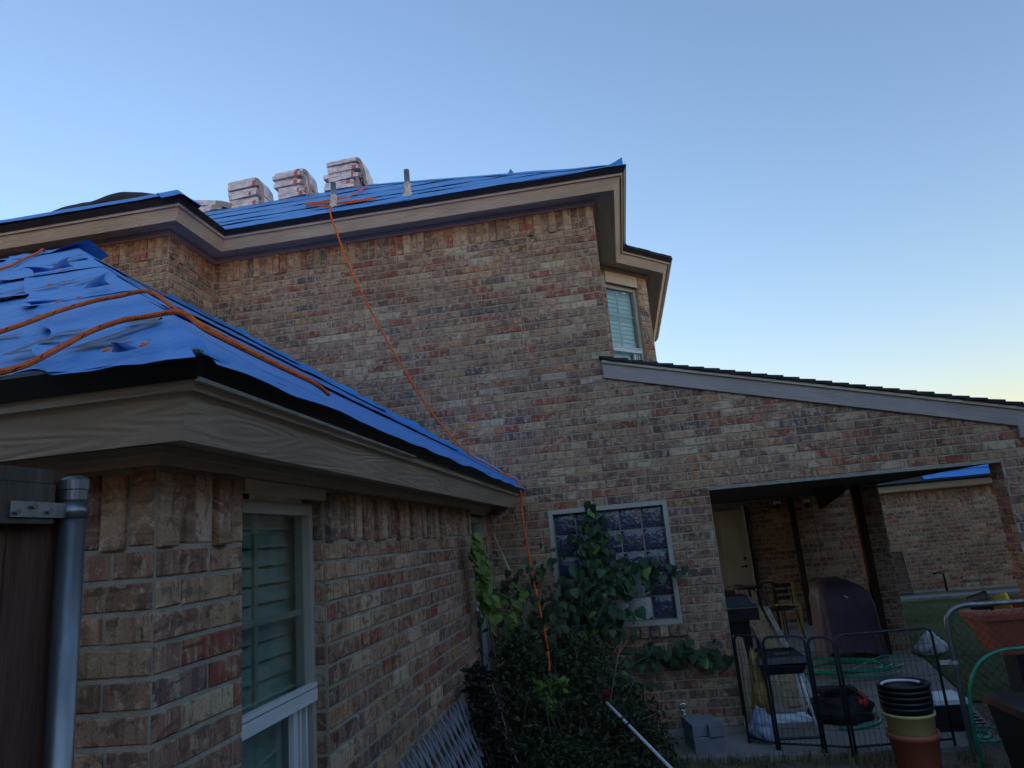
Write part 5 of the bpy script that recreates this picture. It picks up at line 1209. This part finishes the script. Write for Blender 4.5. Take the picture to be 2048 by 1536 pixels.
# ================================================================== unseen houses and fences added for shade (behind and beside the viewer)
def add_shade_house(name, x0, x1, y0, y1, h, label, pitch=.28):
    t = thing(name, ((x0+x1)/2, (y0+y1)/2, 0), label, 'house'); mb = MB(); mb.box(((x0+x1)/2, (y0+y1)/2, h/2-.03), (x1-x0, y1-y0, h)); wl = mb.build('wall', 'shade_house_wall', t)
    o_ = .4; a, b = (x1-x0)/2+o_, (y1-y0)/2+o_; m_ = min(a, b); cxm, cym = (x0+x1)/2, (y0+y1)/2; rh = m_*pitch
    P = [(cxm-a, cym-b, h), (cxm+a, cym-b, h), (cxm+a, cym+b, h), (cxm-a, cym+b, h), (cxm-(a-m_), cym-(b-m_), h+rh), (cxm+(a-m_), cym+(b-m_), h+rh)]
    mb = MB(); mb.v = P
    for f in (((0, 1, 5, 4), (1, 2, 5), (2, 3, 4, 5), (3, 0, 4), (3, 2, 1, 0)) if a > b else ((0, 1, 4), (1, 2, 5, 4), (2, 3, 5), (3, 0, 4, 5), (3, 2, 1, 0))): mb.face(f)
    mb.build('roof', 'shingle', t)
    return t
varied('shade_house_wall', (.20, .15, .12), .3, 8, .95)
nh = add_shade_house('shade_house', -13, 6, -17, -7.0, 4.8, 'two-storey brick house added out of view behind the viewer for shade')  # unseen house added to hide the low sky glow from the walls
for x in (-9, -5, -1, 3):
    for z in (1.3, 3.4):
        mb = MB(); mb.box((x, -6.99, z), (1.1, .06, 1.2)); wn_ = mb.build('window', 'frame_paint', nh); mb = MB(); mb.box((x, -6.96, z), (.96, .03, 1.06)); mb.build('pane', 'black_metal', wn_)
nh2 = add_shade_house('shade_house', 8.2, 17, -9, 11.0, 4.8, 'brick house added out of view beyond the side fence for shade')  # unseen house added to shade the wing wall and patio from the side
for y in (-6, -2, 2, 7):
    mb = MB(); mb.box((8.19, y, 1.5), (.06, 1.1, 1.4)); wn_ = mb.build('window', 'frame_paint', nh2); mb = MB(); mb.box((8.16, y, 1.5), (.03, .96, 1.26)); mb.build('pane', 'black_metal', wn_)
def long_fence(a, b, lab):
    a, b = Vector((*a, 0)), Vector((*b, 0)); t = thing('shade_fence', tuple((a+b)/2), lab, 'fence', 'added shade fences'); u = (b-a).normalized(); ang = math.atan2(u.y, u.x); n = int((b-a).length/.145); rt = Matrix.Rotation(ang, 4, 'Z')
    me = None
    for i in range(n):
        if me is None:
            mb = MB(); mb.box((0, 0, .95), (.139, .018, 1.95)); me = mb.mesh('board', 'fence_wood')
        o = bpy.data.objects.new('board', me); COL.objects.link(o); o.matrix_basis = Matrix.Translation(a+u*(i+.5)*.145) @ rt; o.parent = t; o.matrix_parent_inverse = base_of(t).inverted()
    for z in (.3, 1.0, 1.7): mb = MB(); mb.box((a+b)/2+Vector((0, 0, z))+Vector((-u.y, u.x, 0))*.03, ((b-a).length, .04, .085), rt); mb.build('rail', 'rail_wood', t)
long_fence((7.4, -6.0), (-1.3, -6.0), 'dark wooden fence added out of view behind the viewer for shade'); long_fence((7.4, 8.0), (7.4, -6.0), 'dark wooden fence added out of view along the side yard for shade')  # unseen fences added to cut low sky light on the yard
